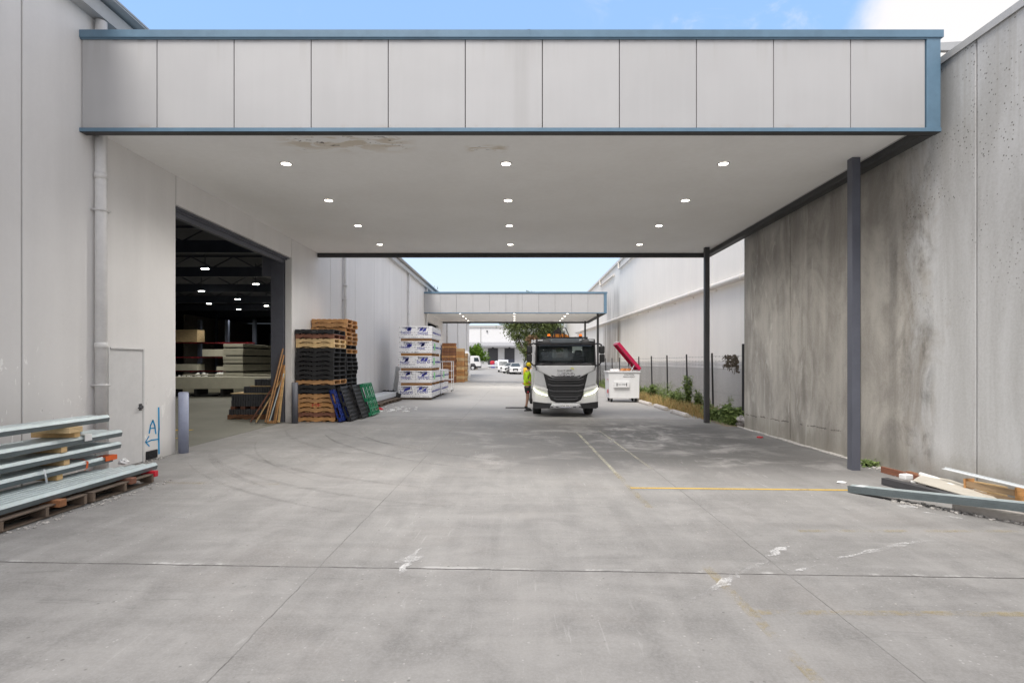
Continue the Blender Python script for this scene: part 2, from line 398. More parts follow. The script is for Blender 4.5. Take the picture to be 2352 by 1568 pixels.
def painted_panel_mat(name, col, chips=False, dark_patches=None, streak=0.12):
    m, nt, b = base_mat(name)
    p = node(nt, 'NewGeometry').outputs['Position']; s = node(nt, 'SeparateXYZ', {0: p}); X, Y, Z = s.outputs[0], s.outputs[1], s.outputs[2]
    st = noise(nt, vscale(nt, p, (1.3, 1.3, 0.09)), 1.4, 7, 0.62, 0.3); bl = noise(nt, p, 0.7, 6, 0.6, 0.6); fi = noise(nt, p, 18, 4, 0.65)
    v = mth(nt, 'ADD', mth(nt, 'MULTIPLY', st, 0.5), mth(nt, 'ADD', mth(nt, 'MULTIPLY', bl, 0.35), mth(nt, 'MULTIPLY', fi, 0.15)))
    c = mixc(nt, rmap(nt, v, 0.33, 0.67), tuple(k * (1 - streak) for k in col), tuple(min(0.9, k * (1 + streak * 0.6)) for k in col))
    if chips:
        low = mth(nt, 'MULTIPLY', rmap(nt, Z, 2.7, 0.9), rmap(nt, Y, 10.5, 7.9, 0.25, 1.0))
        cn = noise(nt, vscale(nt, p, (1, 1.5, 0.8)), 4.6, 7, 0.62, 0.9)
        ch = mth(nt, 'MULTIPLY', rmap(nt, cn, 0.615, 0.63), rmap(nt, low, 0.1, 0.4))
        c = mixc(nt, ch, c, (0.93, 0.92, 0.90))
        dk = mth(nt, 'MULTIPLY', rmap(nt, noise(nt, vscale(nt, p, (1, 2, 1)), 7, 6, 0.7), 0.66, 0.74), rmap(nt, Z, 2.6, 1.0, 0, 0.6))
        c = mixc(nt, dk, c, (0.2, 0.19, 0.18))
        ft = mth(nt, 'MULTIPLY', rmap(nt, mth(nt, 'ADD', Z, mth(nt, 'MULTIPLY', bl, 0.5)), 0.75, 0.2), 0.4); c = mixc(nt, ft, c, (0.24, 0.225, 0.205))
    if dark_patches:
        for (y0, y1, z0, z1, col2, k) in dark_patches:
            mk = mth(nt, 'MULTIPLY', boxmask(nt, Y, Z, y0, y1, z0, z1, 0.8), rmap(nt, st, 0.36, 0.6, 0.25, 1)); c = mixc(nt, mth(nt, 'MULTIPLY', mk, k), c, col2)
    nt.links.new(c, b.inputs['Base Color']); b.inputs['Roughness'].default_value = 0.6; b.inputs['Specular IOR Level'].default_value = 0.35
    bn = node(nt, 'Bump', {'Strength': 0.12, 'Distance': 0.006, 'Height': mth(nt, 'ADD', fi, bl)}); nt.links.new(bn.outputs[0], b.inputs['Normal'])
    return m


def soffit_mat():
    m, nt, b = base_mat('soffit_board')
    p = node(nt, 'TexCoord').outputs['Object']; s = node(nt, 'SeparateXYZ', {0: p}); X, Y = s.outputs[0], s.outputs[1]
    bl = noise(nt, p, 0.6, 6, 0.6); fi = noise(nt, p, 9, 4, 0.6)
    c = mixc(nt, rmap(nt, mth(nt, 'ADD', mth(nt, 'MULTIPLY', bl, .7), mth(nt, 'MULTIPLY', fi, .3)), 0.3, 0.7), (0.83, 0.82, 0.80), (0.89, 0.885, 0.87))
    # water damage near the front edge
    reg = boxmask(nt, X, Y, -3.9, -1.9, 0.42, 1.0, 0.3); reg2 = boxmask(nt, X, Y, -0.85, -0.2, 0.85, 1.1, 0.1)
    rg = mth(nt, 'MAXIMUM', reg, reg2)
    n1 = noise(nt, vscale(nt, p, (1.0, 2.6, 1)), 1.6, 7, 0.6, 0.8)
    c = mixc(nt, mth(nt, 'MULTIPLY', rg, rmap(nt, n1, 0.45, 0.55, 0, 0.75)), c, (0.60, 0.52, 0.40))
    n2 = noise(nt, vscale(nt, p, (1.4, 3.0, 1)), 3.0, 8, 0.72, 0.8)
    c = mixc(nt, mth(nt, 'MULTIPLY', rg, rmap(nt, n2, 0.60, 0.64, 0, 0.9)), c, (0.10, 0.08, 0.06))
    nt.links.new(c, b.inputs['Base Color']); b.inputs['Roughness'].default_value = 0.75; b.inputs['Specular IOR Level'].default_value = 0.2
    return m


def fascia_mat():
    m, nt, b = base_mat('fascia_sheet')
    p = node(nt, 'NewGeometry').outputs['Position']; s = node(nt, 'SeparateXYZ', {0: p}); X, Z = s.outputs[0], s.outputs[2]
    r = node(nt, 'ObjectInfo').outputs['Random']
    run = noise(nt, vscale(nt, p, (3.5, 1, 0.12)), 1.5, 6, 0.6); bl = noise(nt, p, 0.9, 5, 0.55)
    c = mixc(nt, rmap(nt, mth(nt, 'ADD', mth(nt, 'MULTIPLY', bl, .6), mth(nt, 'MULTIPLY', run, .4)), 0.35, 0.65), (0.458, 0.455, 0.457), (0.485, 0.482, 0.484))
    top = mth(nt, 'MULTIPLY', rmap(nt, Z, 6.2, 6.95), rmap(nt, run, 0.50, 0.66)); c = mixc(nt, mth(nt, 'MULTIPLY', top, 0.20), c, (0.30, 0.28, 0.25))
    edge = mth(nt, 'MULTIPLY', rmap(nt, Z, 6.84, 6.91), rmap(nt, noise(nt, p, 3.5, 6, .65), 0.50, 0.62)); c = mixc(nt, mth(nt, 'MULTIPLY', edge, 0.5), c, (0.22, 0.20, 0.18))
    low = mth(nt, 'MULTIPLY', rmap(nt, Z, 5.62, 5.50), rmap(nt, noise(nt, p, 2.5, 6, .65), 0.52, 0.64)); c = mixc(nt, mth(nt, 'MULTIPLY', low, 0.4), c, (0.36, 0.29, 0.22))
    lap = mth(nt, 'MULTIPLY', line_mask(nt, X, 0.07, 0.16), rmap(nt, run, 0.35, 0.6, 0.4, 1.0)); c = mixc(nt, mth(nt, 'MULTIPLY', lap, 0.28), c, (0.33, 0.32, 0.31))
    h = node(nt, 'HueSaturation', {'Color': c, 'Value': mth(nt, 'ADD', 0.975, mth(nt, 'MULTIPLY', r, 0.05))}); nt.links.new(h.outputs[0], b.inputs['Base Color'])
    b.inputs['Roughness'].default_value = 0.45
    bn = node(nt, 'Bump', {'Strength': 0.25, 'Distance': 0.05, 'Height': noise(nt, p, 0.8, 2, 0.4)}); nt.links.new(bn.outputs[0], b.inputs['Normal'])
    return m


def worn_paint(name, col, keep=0.5, most=0.92):
    m, nt, b = base_mat(name)
    p = node(nt, 'NewGeometry').outputs['Position']
    n = mth(nt, 'ADD', mth(nt, 'MULTIPLY', noise(nt, p, 2.3, 8, 0.7, 0.6), 0.6), mth(nt, 'MULTIPLY', noise(nt, p, 38, 4, 0.7), 0.4))
    a = rmap(nt, n, 1 - keep - 0.1, 1 - keep + 0.1, 0, most)
    b.inputs['Base Color'].default_value = (*col, 1); b.inputs['Roughness'].default_value = 0.75; nt.links.new(a, b.inputs['Alpha'])
    return m


def leaf_mat(name, dark, light, scale=1.3):
    m, nt, b = base_mat(name)
    p = node(nt, 'TexCoord').outputs['Object']
    f = rmap(nt, mth(nt, 'ADD', mth(nt, 'MULTIPLY', noise(nt, p, scale, 4, 0.6), 0.7), mth(nt, 'MULTIPLY', noise(nt, p, scale * 9, 2), 0.3)), 0.38, 0.62)
    c = mixc(nt, f, dark, light); nt.links.new(c, b.inputs['Base Color']); b.inputs['Roughness'].default_value = 0.6; b.inputs['Specular IOR Level'].default_value = 0.25
    tr = node(nt, 'BsdfTranslucent', {'Color': c}); mx = node(nt, 'MixShader', {0: 0.25, 1: b.outputs[0], 2: tr.outputs[0]})
    nt.links.new(mx.outputs[0], [n for n in nt.nodes if n.type == 'OUTPUT_MATERIAL'][0].inputs[0]); return m


def wrap_mat(name):                                      # printed plastic wrap on the panel packs: rows of small black type and scuffs
    m, nt, b = base_mat(name)
    p = node(nt, 'TexCoord').outputs['Object']; s = node(nt, 'SeparateXYZ', {0: p}); X, Y, Z = s.outputs[0], s.outputs[1], s.outputs[2]
    r = node(nt, 'ObjectInfo').outputs['Random']; pv = node(nt, 'VectorMath', {0: p, 1: mth(nt, 'MULTIPLY', r, 37.0)}, operation='ADD').outputs[0]
    fold = noise(nt, vscale(nt, pv, (1, 1, 1.6)), 6, 6, 0.6, 0.5)
    c = mixc(nt, fold, (0.72, 0.72, 0.73), (0.86, 0.86, 0.87))
    rowz = node(nt, 'Math', {0: mth(nt, 'ADD', Z, mth(nt, 'MULTIPLY', noise(nt, pv, 3, 2), 0.03)), 1: 0.105}, operation='FRACT') if False else None
    zr = mth(nt, 'FRACT', mth(nt, 'MULTIPLY', mth(nt, 'ADD', Z, mth(nt, 'MULTIPLY', mth(nt, 'SUBTRACT', fold, .5), .04)), 8.5))
    row = mth(nt, 'MULTIPLY', rmap(nt, zr, 0.30, 0.34), rmap(nt, zr, 0.58, 0.54))
    let = noise(nt, vscale(nt, pv, (26, 26, 16)), 1.0, 2, 0.5)
    blk = noise(nt, vscale(nt, pv, (1.5, 1.5, 5)), 1.2, 2, 0.5)
    t = mth(nt, 'MULTIPLY', row, mth(nt, 'MULTIPLY', rmap(nt, let, 0.47, 0.52), rmap(nt, blk, 0.42, 0.48)))
    c = mixc(nt, mth(nt, 'MULTIPLY', t, 0.85), c, (0.05, 0.05, 0.07))
    rd = mth(nt, 'MULTIPLY', rmap(nt, node(nt, 'TexVoronoi', {'Vector': pv, 'Scale': 2.6}).outputs['Distance'], 0.09, 0.06), 0.9)
    c = mixc(nt, rd, c, (0.6, 0.03, 0.05))
    nt.links.new(c, b.inputs['Base Color']); b.inputs['Roughness'].default_value = 0.35
    bn = node(nt, 'Bump', {'Strength': 0.5, 'Distance': 0.02, 'Height': fold}); nt.links.new(bn.outputs[0], b.inputs['Normal'])
    return m


def wood(name, col, rnd=0.12, var=0.25):
    return mat(name, col, 0.75, var=var, scale=3.0, stretch=(1, 1, 6), bump=0.3, bscale=25, rnd=rnd, dirt=((0.09, 0.07, 0.055), 0.62, 0.5))


M = dict(
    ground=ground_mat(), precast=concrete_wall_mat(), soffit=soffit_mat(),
    wall=painted_panel_mat('painted_wall', (0.77, 0.755, 0.74), chips=True, streak=0.06),
    rwall=painted_panel_mat('pale_wall', (0.86, 0.83, 0.785), streak=0.04, dark_patches=[(44.5, 53.0, -1.0, 5.4, (0.30, 0.25, 0.20), 1.0), (45.0, 51.5, 5.7, 8.2, (0.36, 0.34, 0.32), 0.8)]),  # darker brown and grey patches beside the far canopy
    rband=painted_panel_mat('grey_band', (0.58, 0.57, 0.565), streak=0.18),
    fascia=fascia_mat(),
    blue=mat('blue_flashing', (0.125, 0.215, 0.30), 0.4, var=0.12, scale=1.2, world=True),
    dark_beam=mat('charcoal_steel', (0.040, 0.041, 0.042), 0.55, var=0.2),
    column=mat('blue_grey_column', (0.098, 0.104, 0.130), 0.45, var=0.1, scale=2, dirt=((0.07, 0.045, 0.035), 0.66, 0.8)), column_dark=mat('charcoal_column', (0.045, 0.044, 0.046), 0.5, var=0.12),
    joint=mat('joint_sealant', (0.10, 0.098, 0.095), 0.8),
    galv_roof=mat('roof_sheet', (0.42, 0.43, 0.44), 0.5, var=0.08),
    gutter=mat('gutter_sheet', (0.48, 0.475, 0.465), 0.45, var=0.06),
    cream=mat('cream_pipe', (0.70, 0.66, 0.61), 0.5, var=0.05),
    pipe=mat('grey_pipe', (0.70, 0.69, 0.68), 0.45, var=0.07, dirt=((0.35, 0.34, 0.32), 0.66, 0.6)),
    door=mat('grey_door', (0.66, 0.655, 0.65), 0.5, var=0.06, scale=2, dirt=((0.2, 0.19, 0.18), 0.67, 0.5)),
    inside=mat('shed_lining', (0.15, 0.15, 0.165), 0.8, var=0.1),
    navy=mat('navy_steel', (0.055, 0.065, 0.095), 0.5),
    inpost=mat('slate_steel', (0.12, 0.125, 0.15), 0.5, var=0.1),
    galv=mat('galvanised', (0.50, 0.57, 0.58), 0.42, 0.25, var=0.14, scale=9, stretch=(1, .3, 1)),
    galv_shade=mat('galvanised_shade', (0.15, 0.18, 0.19), 0.45, 0.3, var=0.14, scale=9, stretch=(1, .3, 1)),  # same galvanised steel, darkened to paint shade on webs and undersides
    w_orange=wood('orange_pine', (0.50, 0.27, 0.115)), w_pale=wood('pale_pine', (0.66, 0.48, 0.26)), w_brown=wood('brown_pine', (0.26, 0.12, 0.06)),
    w_red=wood('redwood', (0.22, 0.095, 0.06)), w_black=wood('black_stain', (0.022, 0.022, 0.024), 0.15), w_grey=wood('weathered', (0.16, 0.12, 0.09)),
    w_cut=wood('sawn_pine', (0.62, 0.42, 0.20)),
    white=mat('white_paint', (0.78, 0.78, 0.78), 0.35, var=0.05, coat=0.3), silver=mat('silver_paint', (0.58, 0.59, 0.605), 0.32, 0.0, var=0.03, coat=0.6),
    silver_dark=mat('silver_corner', (0.50, 0.51, 0.525), 0.32, 0.0, var=0.03, coat=0.6),
    black=mat('black_plastic', (0.018, 0.018, 0.02), 0.5, var=0.2), rubber=mat('tyre_rubber', (0.022, 0.022, 0.023), 0.8, var=0.2, bump=.3),
    chrome=mat('chrome', (0.75, 0.75, 0.76), 0.2, 0.9, var=0.03), orange=mat('orange_paint', (0.72, 0.24, 0.015), 0.4, var=0.08),
    glass=glass('tinted_glass', (0.62, 0.68, 0.66), 0.68), carglass=mat('car_glass', (0.05, 0.065, 0.075), 0.1, var=0.1, spec=0.8),
    amber=emit('amber_lens', (1.0, 0.22, 0.02), 0.35), drl=emit('daytime_lamp', (1.0, 1.0, 0.78), 1.8), lens=mat('lamp_lens', (0.55, 0.57, 0.52), 0.15, var=0.1, spec=0.8),
    lamp=emit('downlight', (1.0, 0.95, 0.82), 9.0), highbay=emit('high_bay', (1.0, 0.98, 0.9), 14.0),
    darkgrey=mat('dark_grey', (0.06, 0.06, 0.065), 0.5), hose=mat('hose', (0.012, 0.012, 0.012), 0.4),
    bin=mat('bin_white', (0.74, 0.74, 0.74), 0.4, var=0.05, dirt=((0.5, 0.48, 0.45), 0.66, 0.5)), crimson=mat('crimson_lid', (0.52, 0.012, 0.075), 0.35, var=0.12),
    print_black=mat('black_print', (0.03, 0.03, 0.035), 0.6), print_blue=mat('blue_print', (0.035, 0.045, 0.30), 0.5), print_red=mat('red_print', (0.6, 0.02, 0.04), 0.5),
    print_green=mat('green_tag', (0.25, 0.75, 0.28), 0.5), lime=mat('lime_mark', (0.62, 0.60, 0.03), 0.5), grey_print=mat('grey_print', (0.12, 0.12, 0.125), 0.5),
    wrap=wrap_mat('pack_wrap'), aac=mat('aac_panel', (0.60, 0.58, 0.48), 0.9, var=0.08), concrete_block=mat('cast_concrete', (0.55, 0.51, 0.47), 0.85, var=0.12, bump=.4),
    tile=mat('tile_pack', (0.09, 0.092, 0.10), 0.7, var=0.2), foam=mat('white_foam', (0.80, 0.80, 0.79), 0.8, var=0.05),
    green_plastic=mat('green_plastic', (0.01, 0.20, 0.09), 0.45, var=0.15), blue_plastic=mat('blue_plastic', (0.012, 0.03, 0.19), 0.45, var=0.15),
    yellow=mat('yellow_paint', (0.75, 0.42, 0.02), 0.4, var=.06), sheet=mat('white_sheet', (0.70, 0.73, 0.75), 0.35, var=0.05),
    soil=mat('verge_soil', (0.22, 0.175, 0.125), 0.95, var=0.3, scale=1.4, world=True, bump=.6, bscale=12), rubble=mat('rubble', (0.44, 0.42, 0.395), 0.9, var=0.3, scale=8),
    skin=mat('skin', (0.42, 0.24, 0.17), 0.5, var=0.05), hivis=mat('hivis_lime', (0.55, 0.85, 0.02), 0.7, var=0.08), hired=mat('hivis_red', (0.8, 0.07, 0.02), 0.7),
    cloth=mat('dark_cloth', (0.018, 0.018, 0.02), 0.85), boot=mat('boot_leather', (0.03, 0.03, 0.032), 0.7), capy=mat('hivis_yellow', (0.80, 0.62, 0.01), 0.6),
    yline=worn_paint('worn_yellow', (0.60, 0.40, 0.06), 0.60), yfaint=worn_paint('faded_yellow', (0.48, 0.37, 0.14), 0.455, 0.40), wline=worn_paint('worn_white', (0.50, 0.47, 0.36), 0.50, 0.6),
    scuff=worn_paint('chalk_scuff', (0.66, 0.655, 0.65), 0.475, 0.85), tyre=worn_paint('tyre_rub', (0.085, 0.083, 0.081), 0.55, 0.10), sprayblue=mat('blue_marker', (0.006, 0.30, 0.62), 0.6, var=.15), strap=mat('orange_strap', (0.75, 0.13, 0.02), 0.5),
    bark=mat('bark', (0.20, 0.165, 0.13), 0.9, var=0.3), shutter=mat('charcoal_shutter', (0.085, 0.085, 0.095), 0.6), awning=mat('awning_sheet', (0.33, 0.335, 0.355), 0.5),
    farwall=mat('far_white_wall', (0.76, 0.76, 0.77), 0.6, var=.03), red_cloth=mat('red_load', (0.55, 0.03, 0.05), 0.7), wire=mat('galv_wire', (0.22, 0.22, 0.22), 0.6, 0.0),
    gum=leaf_mat('gum_leaves', (0.065, 0.09, 0.03), (0.28, 0.34, 0.125), 0.9), bright=leaf_mat('bright_leaves', (0.05, 0.11, 0.012), (0.20, 0.34, 0.035), 1.2),
    weed=leaf_mat('weed_leaves', (0.10, 0.15, 0.045), (0.32, 0.41, 0.15), 6), dry=leaf_mat('dry_grass', (0.34, 0.23, 0.085), (0.62, 0.46, 0.21), 6), lawn=leaf_mat('lawn', (0.08, 0.16, 0.02), (0.18, 0.30, 0.04), 2),
    petal=mat('yellow_petal', (0.8, 0.65, 0.02), 0.6), vine=mat('dead_vine', (0.13, 0.105, 0.08), 0.9, var=.3),
)
# ================================================================== SETTING
g = MB(); xs = [-400, -7, 8, 400]; ys = [-60, 80, 131, 900]
g.add([(x, y, gz(x, y)) for y in ys for x in xs], [(j * 4 + i, j * 4 + i + 1, (j + 1) * 4 + i + 1, (j + 1) * 4 + i) for j in range(3) for i in range(3)])
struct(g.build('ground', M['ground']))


def ribbon(name, pts, w, m, lift=0.004, jag=0.0, step=0.25):
    b = MB(); P = []
    for (a, c) in zip(pts[:-1], pts[1:]):
        a, c = Vector(a[:2]), Vector(c[:2]); n = max(1, int((c - a).length / step))
        P += [a + (c - a) * i / n for i in range(n)]
    P.append(Vector(pts[-1][:2])); L = []
    for i, p in enumerate(P):
        d = (P[min(i + 1, len(P) - 1)] - P[max(0, i - 1)]).normalized(); nn = Vector((-d.y, d.x))
        k = w / 2 * (1 + random.uniform(-jag, jag)); e = 1.0
        if jag: e = min(1, 0.25 + 2.5 * min(i, len(P) - 1 - i) / len(P))
        q = p + nn * random.uniform(-jag, jag) * w * 0.5
        for sgn in (-1, 1): r = q + nn * k * e * sgn; L.append((r.x, r.y, gz(r.x, r.y) + lift))
    b.add(L, [(2 * i, 2 * i + 1, 2 * i + 3, 2 * i + 2) for i in range(len(P) - 1)])
    return struct(b.build(name, m))


ribbon('painted_line', [(1.72, 8.12), (5.2, 8.14)], 0.075, M['yline'])
ribbon('painted_line', [(1.63, 14.6), (1.70, 9.2)], 0.065, M['wline'], 0.0045)
ribbon('painted_line', [(1.70, 9.2), (1.74, 7.0)], 0.09, M['yfaint'])
ribbon('painted_line', [(1.76, 5.0), (1.80, 2.8)], 0.09, M['yfaint'])
ribbon('painted_line', [(1.78, 4.08), (6.2, 4.12)], 0.08, M['yfaint'])
ribbon('painted_line', [(3.2, 6.1), (6.4, 6.2)], 0.08, M['yfaint'])
ribbon('painted_line', [(-5.3, 8.1), (-3.6, 8.1)], 0.09, M['yfaint'])
ribbon('painted_line', [(2.3, 15.0), (2.42, 9.6)], 0.05, M['wline'])
ribbon('painted_line', [(2.3, 17.9), (5.5, 17.95)], 0.06, M['wline'])
ribbon('painted_line', [(-8.6, 14.2), (-12.5, 14.2)], 0.22, M['yline'], .011)
ribbon('painted_line', [(-8.0, 12.6), (-10.5, 12.6)], 0.2, M['yline'], .011)
for pts, w in (([gp(1608, 1368), gp(1668, 1332), gp(1722, 1303), gp(1768, 1290)], 0.09), ([gp(1762, 1278), gp(1788, 1264), gp(1818, 1256)], 0.10),
               ([gp(1924, 1283), gp(1975, 1270), gp(2060, 1252), gp(2178, 1238)], 0.07), ([gp(1826, 1313), gp(1875, 1298)], 0.05),
               ([gp(924, 1318), gp(940, 1284), gp(962, 1258)], 0.10), ([gp(905, 1290), gp(950, 1284), gp(975, 1280)], 0.13), ([gp(2060, 1160), gp(2110, 1166)], 0.14),
               ([gp(2120, 1176), gp(2210, 1192)], 0.10), ([gp(1560, 1392), gp(1625, 1362)], 0.05), ([gp(330, 1186), gp(430, 1188)], 0.05)):
    ribbon('chalk_scuff', pts, w, M['scuff'], 0.005, 0.55, 0.07)
rt = random.Random(21)
for k in range(11):                                      # faint curved tyre tracks between the doorway and the lane
    cx, cy, rd, a0 = rt.uniform(1.5, 4.0), rt.uniform(15.5, 19.0), rt.uniform(6.0, 10.5), rt.uniform(195, 215); a1 = a0 + rt.uniform(25, 55)
    pts = [(cx + rd * math.cos(R(a0 + (a1 - a0) * i / 14)), cy + rd * math.sin(R(a0 + (a1 - a0) * i / 14))) for i in range(15)]
    pts = [q for q in pts if q[0] > -6.2 and q[1] > 4]
    if len(pts) > 3: ribbon('tyre_mark', pts, rt.uniform(.05, .16), M['tyre'], 0.0035 + .0001 * k, .12)
b = MB()
sp = [(6.35, 16.3), (8.6, 16.3), (8.6, 95), (6.75, 95), (6.6, 40), (6.45, 20)]
b.add([(x, y, gz(x, y) + 0.006) for x, y in sp], [(0, 1, 2, 3, 4, 5)]); struct(b.build('verge', M['soil']))
b = MB(); b.add([(x, y, gz(x, y) + 0.006) for x, y in ((-40, 92), (-1.3, 92), (-1.3, 128), (-40, 128))], [(0, 1, 2, 3)]); struct(b.build('lawn', M['lawn']))

b = MB(); b.box(-43.7, -6.99, -10.4, 70, .02, gz(-7) + .006); struct(b.build('shed_floor', mat('shed_floor', (.15, .147, .122), .6, var=.2, scale=.6, world=True)))
# ------------------------------------------------------------------ left warehouse
WX = -6.78
wh = thing('warehouse', 'long grey precast warehouse on the left with the tall open loading doorway', 'warehouse', (WX, 0, 0))
yj = [-10.65, -7.65, -4.65, -1.65, 1.35, 4.35, 7.35, 10.67]
EAVE = 7.40; O0, O1, OZ = 10.67, 16.15, 5.02
def wpan(y0, y1, z0, z1, t=0.2):
    b = MB(); b.box(WX - t, WX, y0 + 0.011, y1 - 0.011, z0, z1); return b.build('wall_panel', M['wall'], wh, bevel=0.006, world=True, seg=1)
for a, c in zip(yj[:-1], yj[1:]): wpan(a, c, -0.1, EAVE)
wpan(O0, O1, OZ, EAVE)
k = O1
while k < 76:
    n = 19.5 if k == O1 else k + 3.0
    if 41.0 < k + 1.5 < 43.9 or 43.9 < k + 1.5 < 46.5: wpan(k, n, OZ, EAVE)
    else: wpan(k, n, -0.1, EAVE)
    k = n
b = MB(); b.box(WX - 0.16, WX - 0.035, -10.6, O0 - 0.02, 0, EAVE - .01).box(WX - 0.16, WX - 0.035, O1 + 0.02, 40.4, 0, EAVE - .01).box(WX - 0.16, WX - 0.035, 46.6, k - .02, 0, EAVE - .01)
b.box(WX - 0.16, WX - .035, O0 - .02, O1 + .02, OZ + .02, EAVE - .01); b.build('joint_seal', M['joint'], wh, world=True)
b = MB(); b.box(-44, WX - 0.02, -10.65, k, EAVE + 0.02, EAVE + 0.12).prism([(WX - .1, EAVE + .30), (WX + .36, EAVE + .27), (WX + .36, EAVE + .30), (-30, EAVE + 2.2), (-44, EAVE + 2.2), (-44, EAVE + .1), (WX - .1, EAVE + .1)], -10.65, k, 'y')
b.build('roof', M['galv_roof'], wh, world=True)
b = MB(); b.prism([(WX + 0.003, EAVE - .03), (WX + 0.19, EAVE - .03), (WX + 0.19, EAVE + .2), (WX + 0.17, EAVE + .2), (WX + 0.17, EAVE - .01), (WX + .003, EAVE - .01)], -10.65, k, 'y')
b.box(WX + .06, WX + .35, -10.65, k, EAVE + .245, EAVE + .265); b.build('gutter', M['gutter'], wh, world=True)
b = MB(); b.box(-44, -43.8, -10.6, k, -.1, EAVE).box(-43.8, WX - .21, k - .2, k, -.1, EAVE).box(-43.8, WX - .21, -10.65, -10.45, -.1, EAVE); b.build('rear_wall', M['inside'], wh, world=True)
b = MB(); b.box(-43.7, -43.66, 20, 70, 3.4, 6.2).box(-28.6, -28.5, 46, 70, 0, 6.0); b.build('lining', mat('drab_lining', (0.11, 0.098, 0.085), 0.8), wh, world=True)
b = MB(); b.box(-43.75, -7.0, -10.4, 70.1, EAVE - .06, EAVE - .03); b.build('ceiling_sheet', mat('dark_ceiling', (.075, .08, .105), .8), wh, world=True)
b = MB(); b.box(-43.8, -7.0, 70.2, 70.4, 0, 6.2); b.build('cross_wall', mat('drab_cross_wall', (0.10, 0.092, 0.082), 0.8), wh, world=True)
for y in (15.5, 21.5, 27.5, 33.5, 39.5, 45.5, 51.5, 57.5):
    b = MB(); b.box(-43, -7.02, y - .1, y + .1, 6.25, 6.75); x = -42.0
    while x < -8.5:
        b.bar((x, y, 6.72), (x + 1.1, y, 7.3), .06); b.bar((x + 1.1, y, 7.3), (x + 2.2, y, 6.72), .06); x += 2.2
    b.box(-43, -7.02, y - .06, y + .06, 7.24, 7.36); b.build('roof_truss', M['navy'], wh, world=True)
for y in (20.0, 30.0, 40.0, 50.0):
    b = MB(); b.box(-28.1, -27.9, y - .1, y + .1, 0.07, 6.25); b.build('inner_column', M['navy'], wh, world=True)
b = MB(); b.box(WX - 0.62, WX - 0.22, O1 - .02, O1 + .35, .08, 6.2); b.box(WX - .9, WX - .62, O1 + .02, O1 + .55, OZ - .55, OZ + .35); b.build('door_guide', M['inpost'], wh, bevel=.01, world=True)
b = MB(); b.box(WX - .2, WX - .13, O0 + .0, O1, OZ - .06, OZ - .003).box(WX - .30, WX - .21, O0, O1, OZ - .16, OZ + .2).box(WX - .12, WX - .06, O0, O1, OZ - .03, OZ - .003); b.build('door_track', M['inpost'], wh, world=True)
b = MB(); b.box(WX - 1.05, WX - .34, O0 + .2, O1 - .1, OZ + .12, OZ + .75); b.build('shutter_roll', M['navy'], wh, bevel=.05, world=True)
b = MB(); b.box(WX - .22, WX - .19, O0 - .02, O0 + .06, .08, OZ).box(WX - .203, WX - .02, O0 - .008, O0 + .006, .08, OZ); b.build('door_jamb', M['gutter'], wh, world=True)
b = MB(); b.box(WX - 1.2, WX - .9, 41, 46.5, 0, EAVE); b.build('dark_reveal', M['navy'], wh, world=True)
# side door
b = MB(); b.box(WX + .002, WX + .022, 8.90, 9.69, gz(-7) + .01, 2.10); dr = b.build('door', M['door'], wh, bevel=.004, world=True)
b = MB(); b.box(WX + .003, WX + .035, 8.865, 8.90, .08, 2.135).box(WX + .003, WX + .035, 9.69, 9.725, .08, 2.135).box(WX + .003, WX + .05, 8.90, 9.69, 2.104, 2.135); b.build('door_frame', M['door'], wh, bevel=.004, world=True)
b = MB(); b.cyl((WX + .02, 9.62, 1.08), (WX + .07, 9.62, 1.08), .03, 12).tube([(WX + .07, 9.62, 1.08), (WX + .075, 9.55, 1.08), (WX + .07, 9.51, 1.07)], .012, 8).box(WX + .022, WX + .03, 9.59, 9.66, 1.02, 1.14); b.build('handle', M['darkgrey'], dr, world=True)
b = MB(); b.box(WX + .003, WX + .03, 9.80, 10.08, .10, .25)
for i in range(5): b.box(WX + .03, WX + .04, 9.82, 10.06, .115 + i * .026, .125 + i * .026)
b.build('vent', M['black'], wh, world=True)
# surveyor's mark in blue spray on the wall: a datum line, the letter A and an arrow
b = MB()
def mark(p, w=.036):
    for (y0, z0), (y1, z1) in zip(p[:-1], p[1:]):
        d = Vector((y1 - y0, z1 - z0)).normalized(); n = Vector((-d.y, d.x)) * w / 2; e = d * w * .3
        b.add([(WX + .004, y0 - e.x + n.x, z0 - e.y + n.y), (WX + .004, y1 + e.x + n.x, z1 + e.y + n.y), (WX + .004, y1 + e.x - n.x, z1 + e.y - n.y), (WX + .004, y0 - e.x - n.x, z0 - e.y - n.y)], [(0, 1, 2, 3)])
mark([(9.72, 1.02), (9.73, .62), (9.72, .52), (9.73, .16)], .044)
mark([(9.46, .58), (9.50, .72), (9.56, .80), (9.61, .70), (9.64, .55)]); mark([(9.50, .66), (9.62, .655)], .02)
mark([(9.72, .43), (9.52, .44), (9.38, .42)], .024); mark([(9.45, .52), (9.36, .43), (9.46, .34)], .026)
b.build('painted_mark', M['sprayblue'], wh)
[o for o in wh.children if o.name == 'painted_mark'][0].location = (-WX, .43, 0)
def downpipe(y, z1=EAVE - .05, parent=wh, x=WX + .10, r=.082, z0=.05, name='downpipe', m='pipe'):
    b = MB(); b.cyl((x, y, z0), (x, y, z1), r, 18)
    for z in (2.1, 4.82): b.cyl((x, y, z), (x, y, z + .10), r + .010, 18)
    for z in (1.5, 4.3, 6.2): b.box(x - .10, x + r + .006, y - r - .008, y + r + .008, z, z + .03)
    return b.build(name, M[m], parent, smooth=False, world=True)
for y in (8.0, 20.9, 33.2, 39.75, 51.5, 61.0, 72.0):
    o = downpipe(8.62 if y < 9 else y, r=.082 if y < 9 else .07); o.data.polygons.foreach_set('use_smooth', [len(p.vertices) == 4 for p in o.data.polygons])
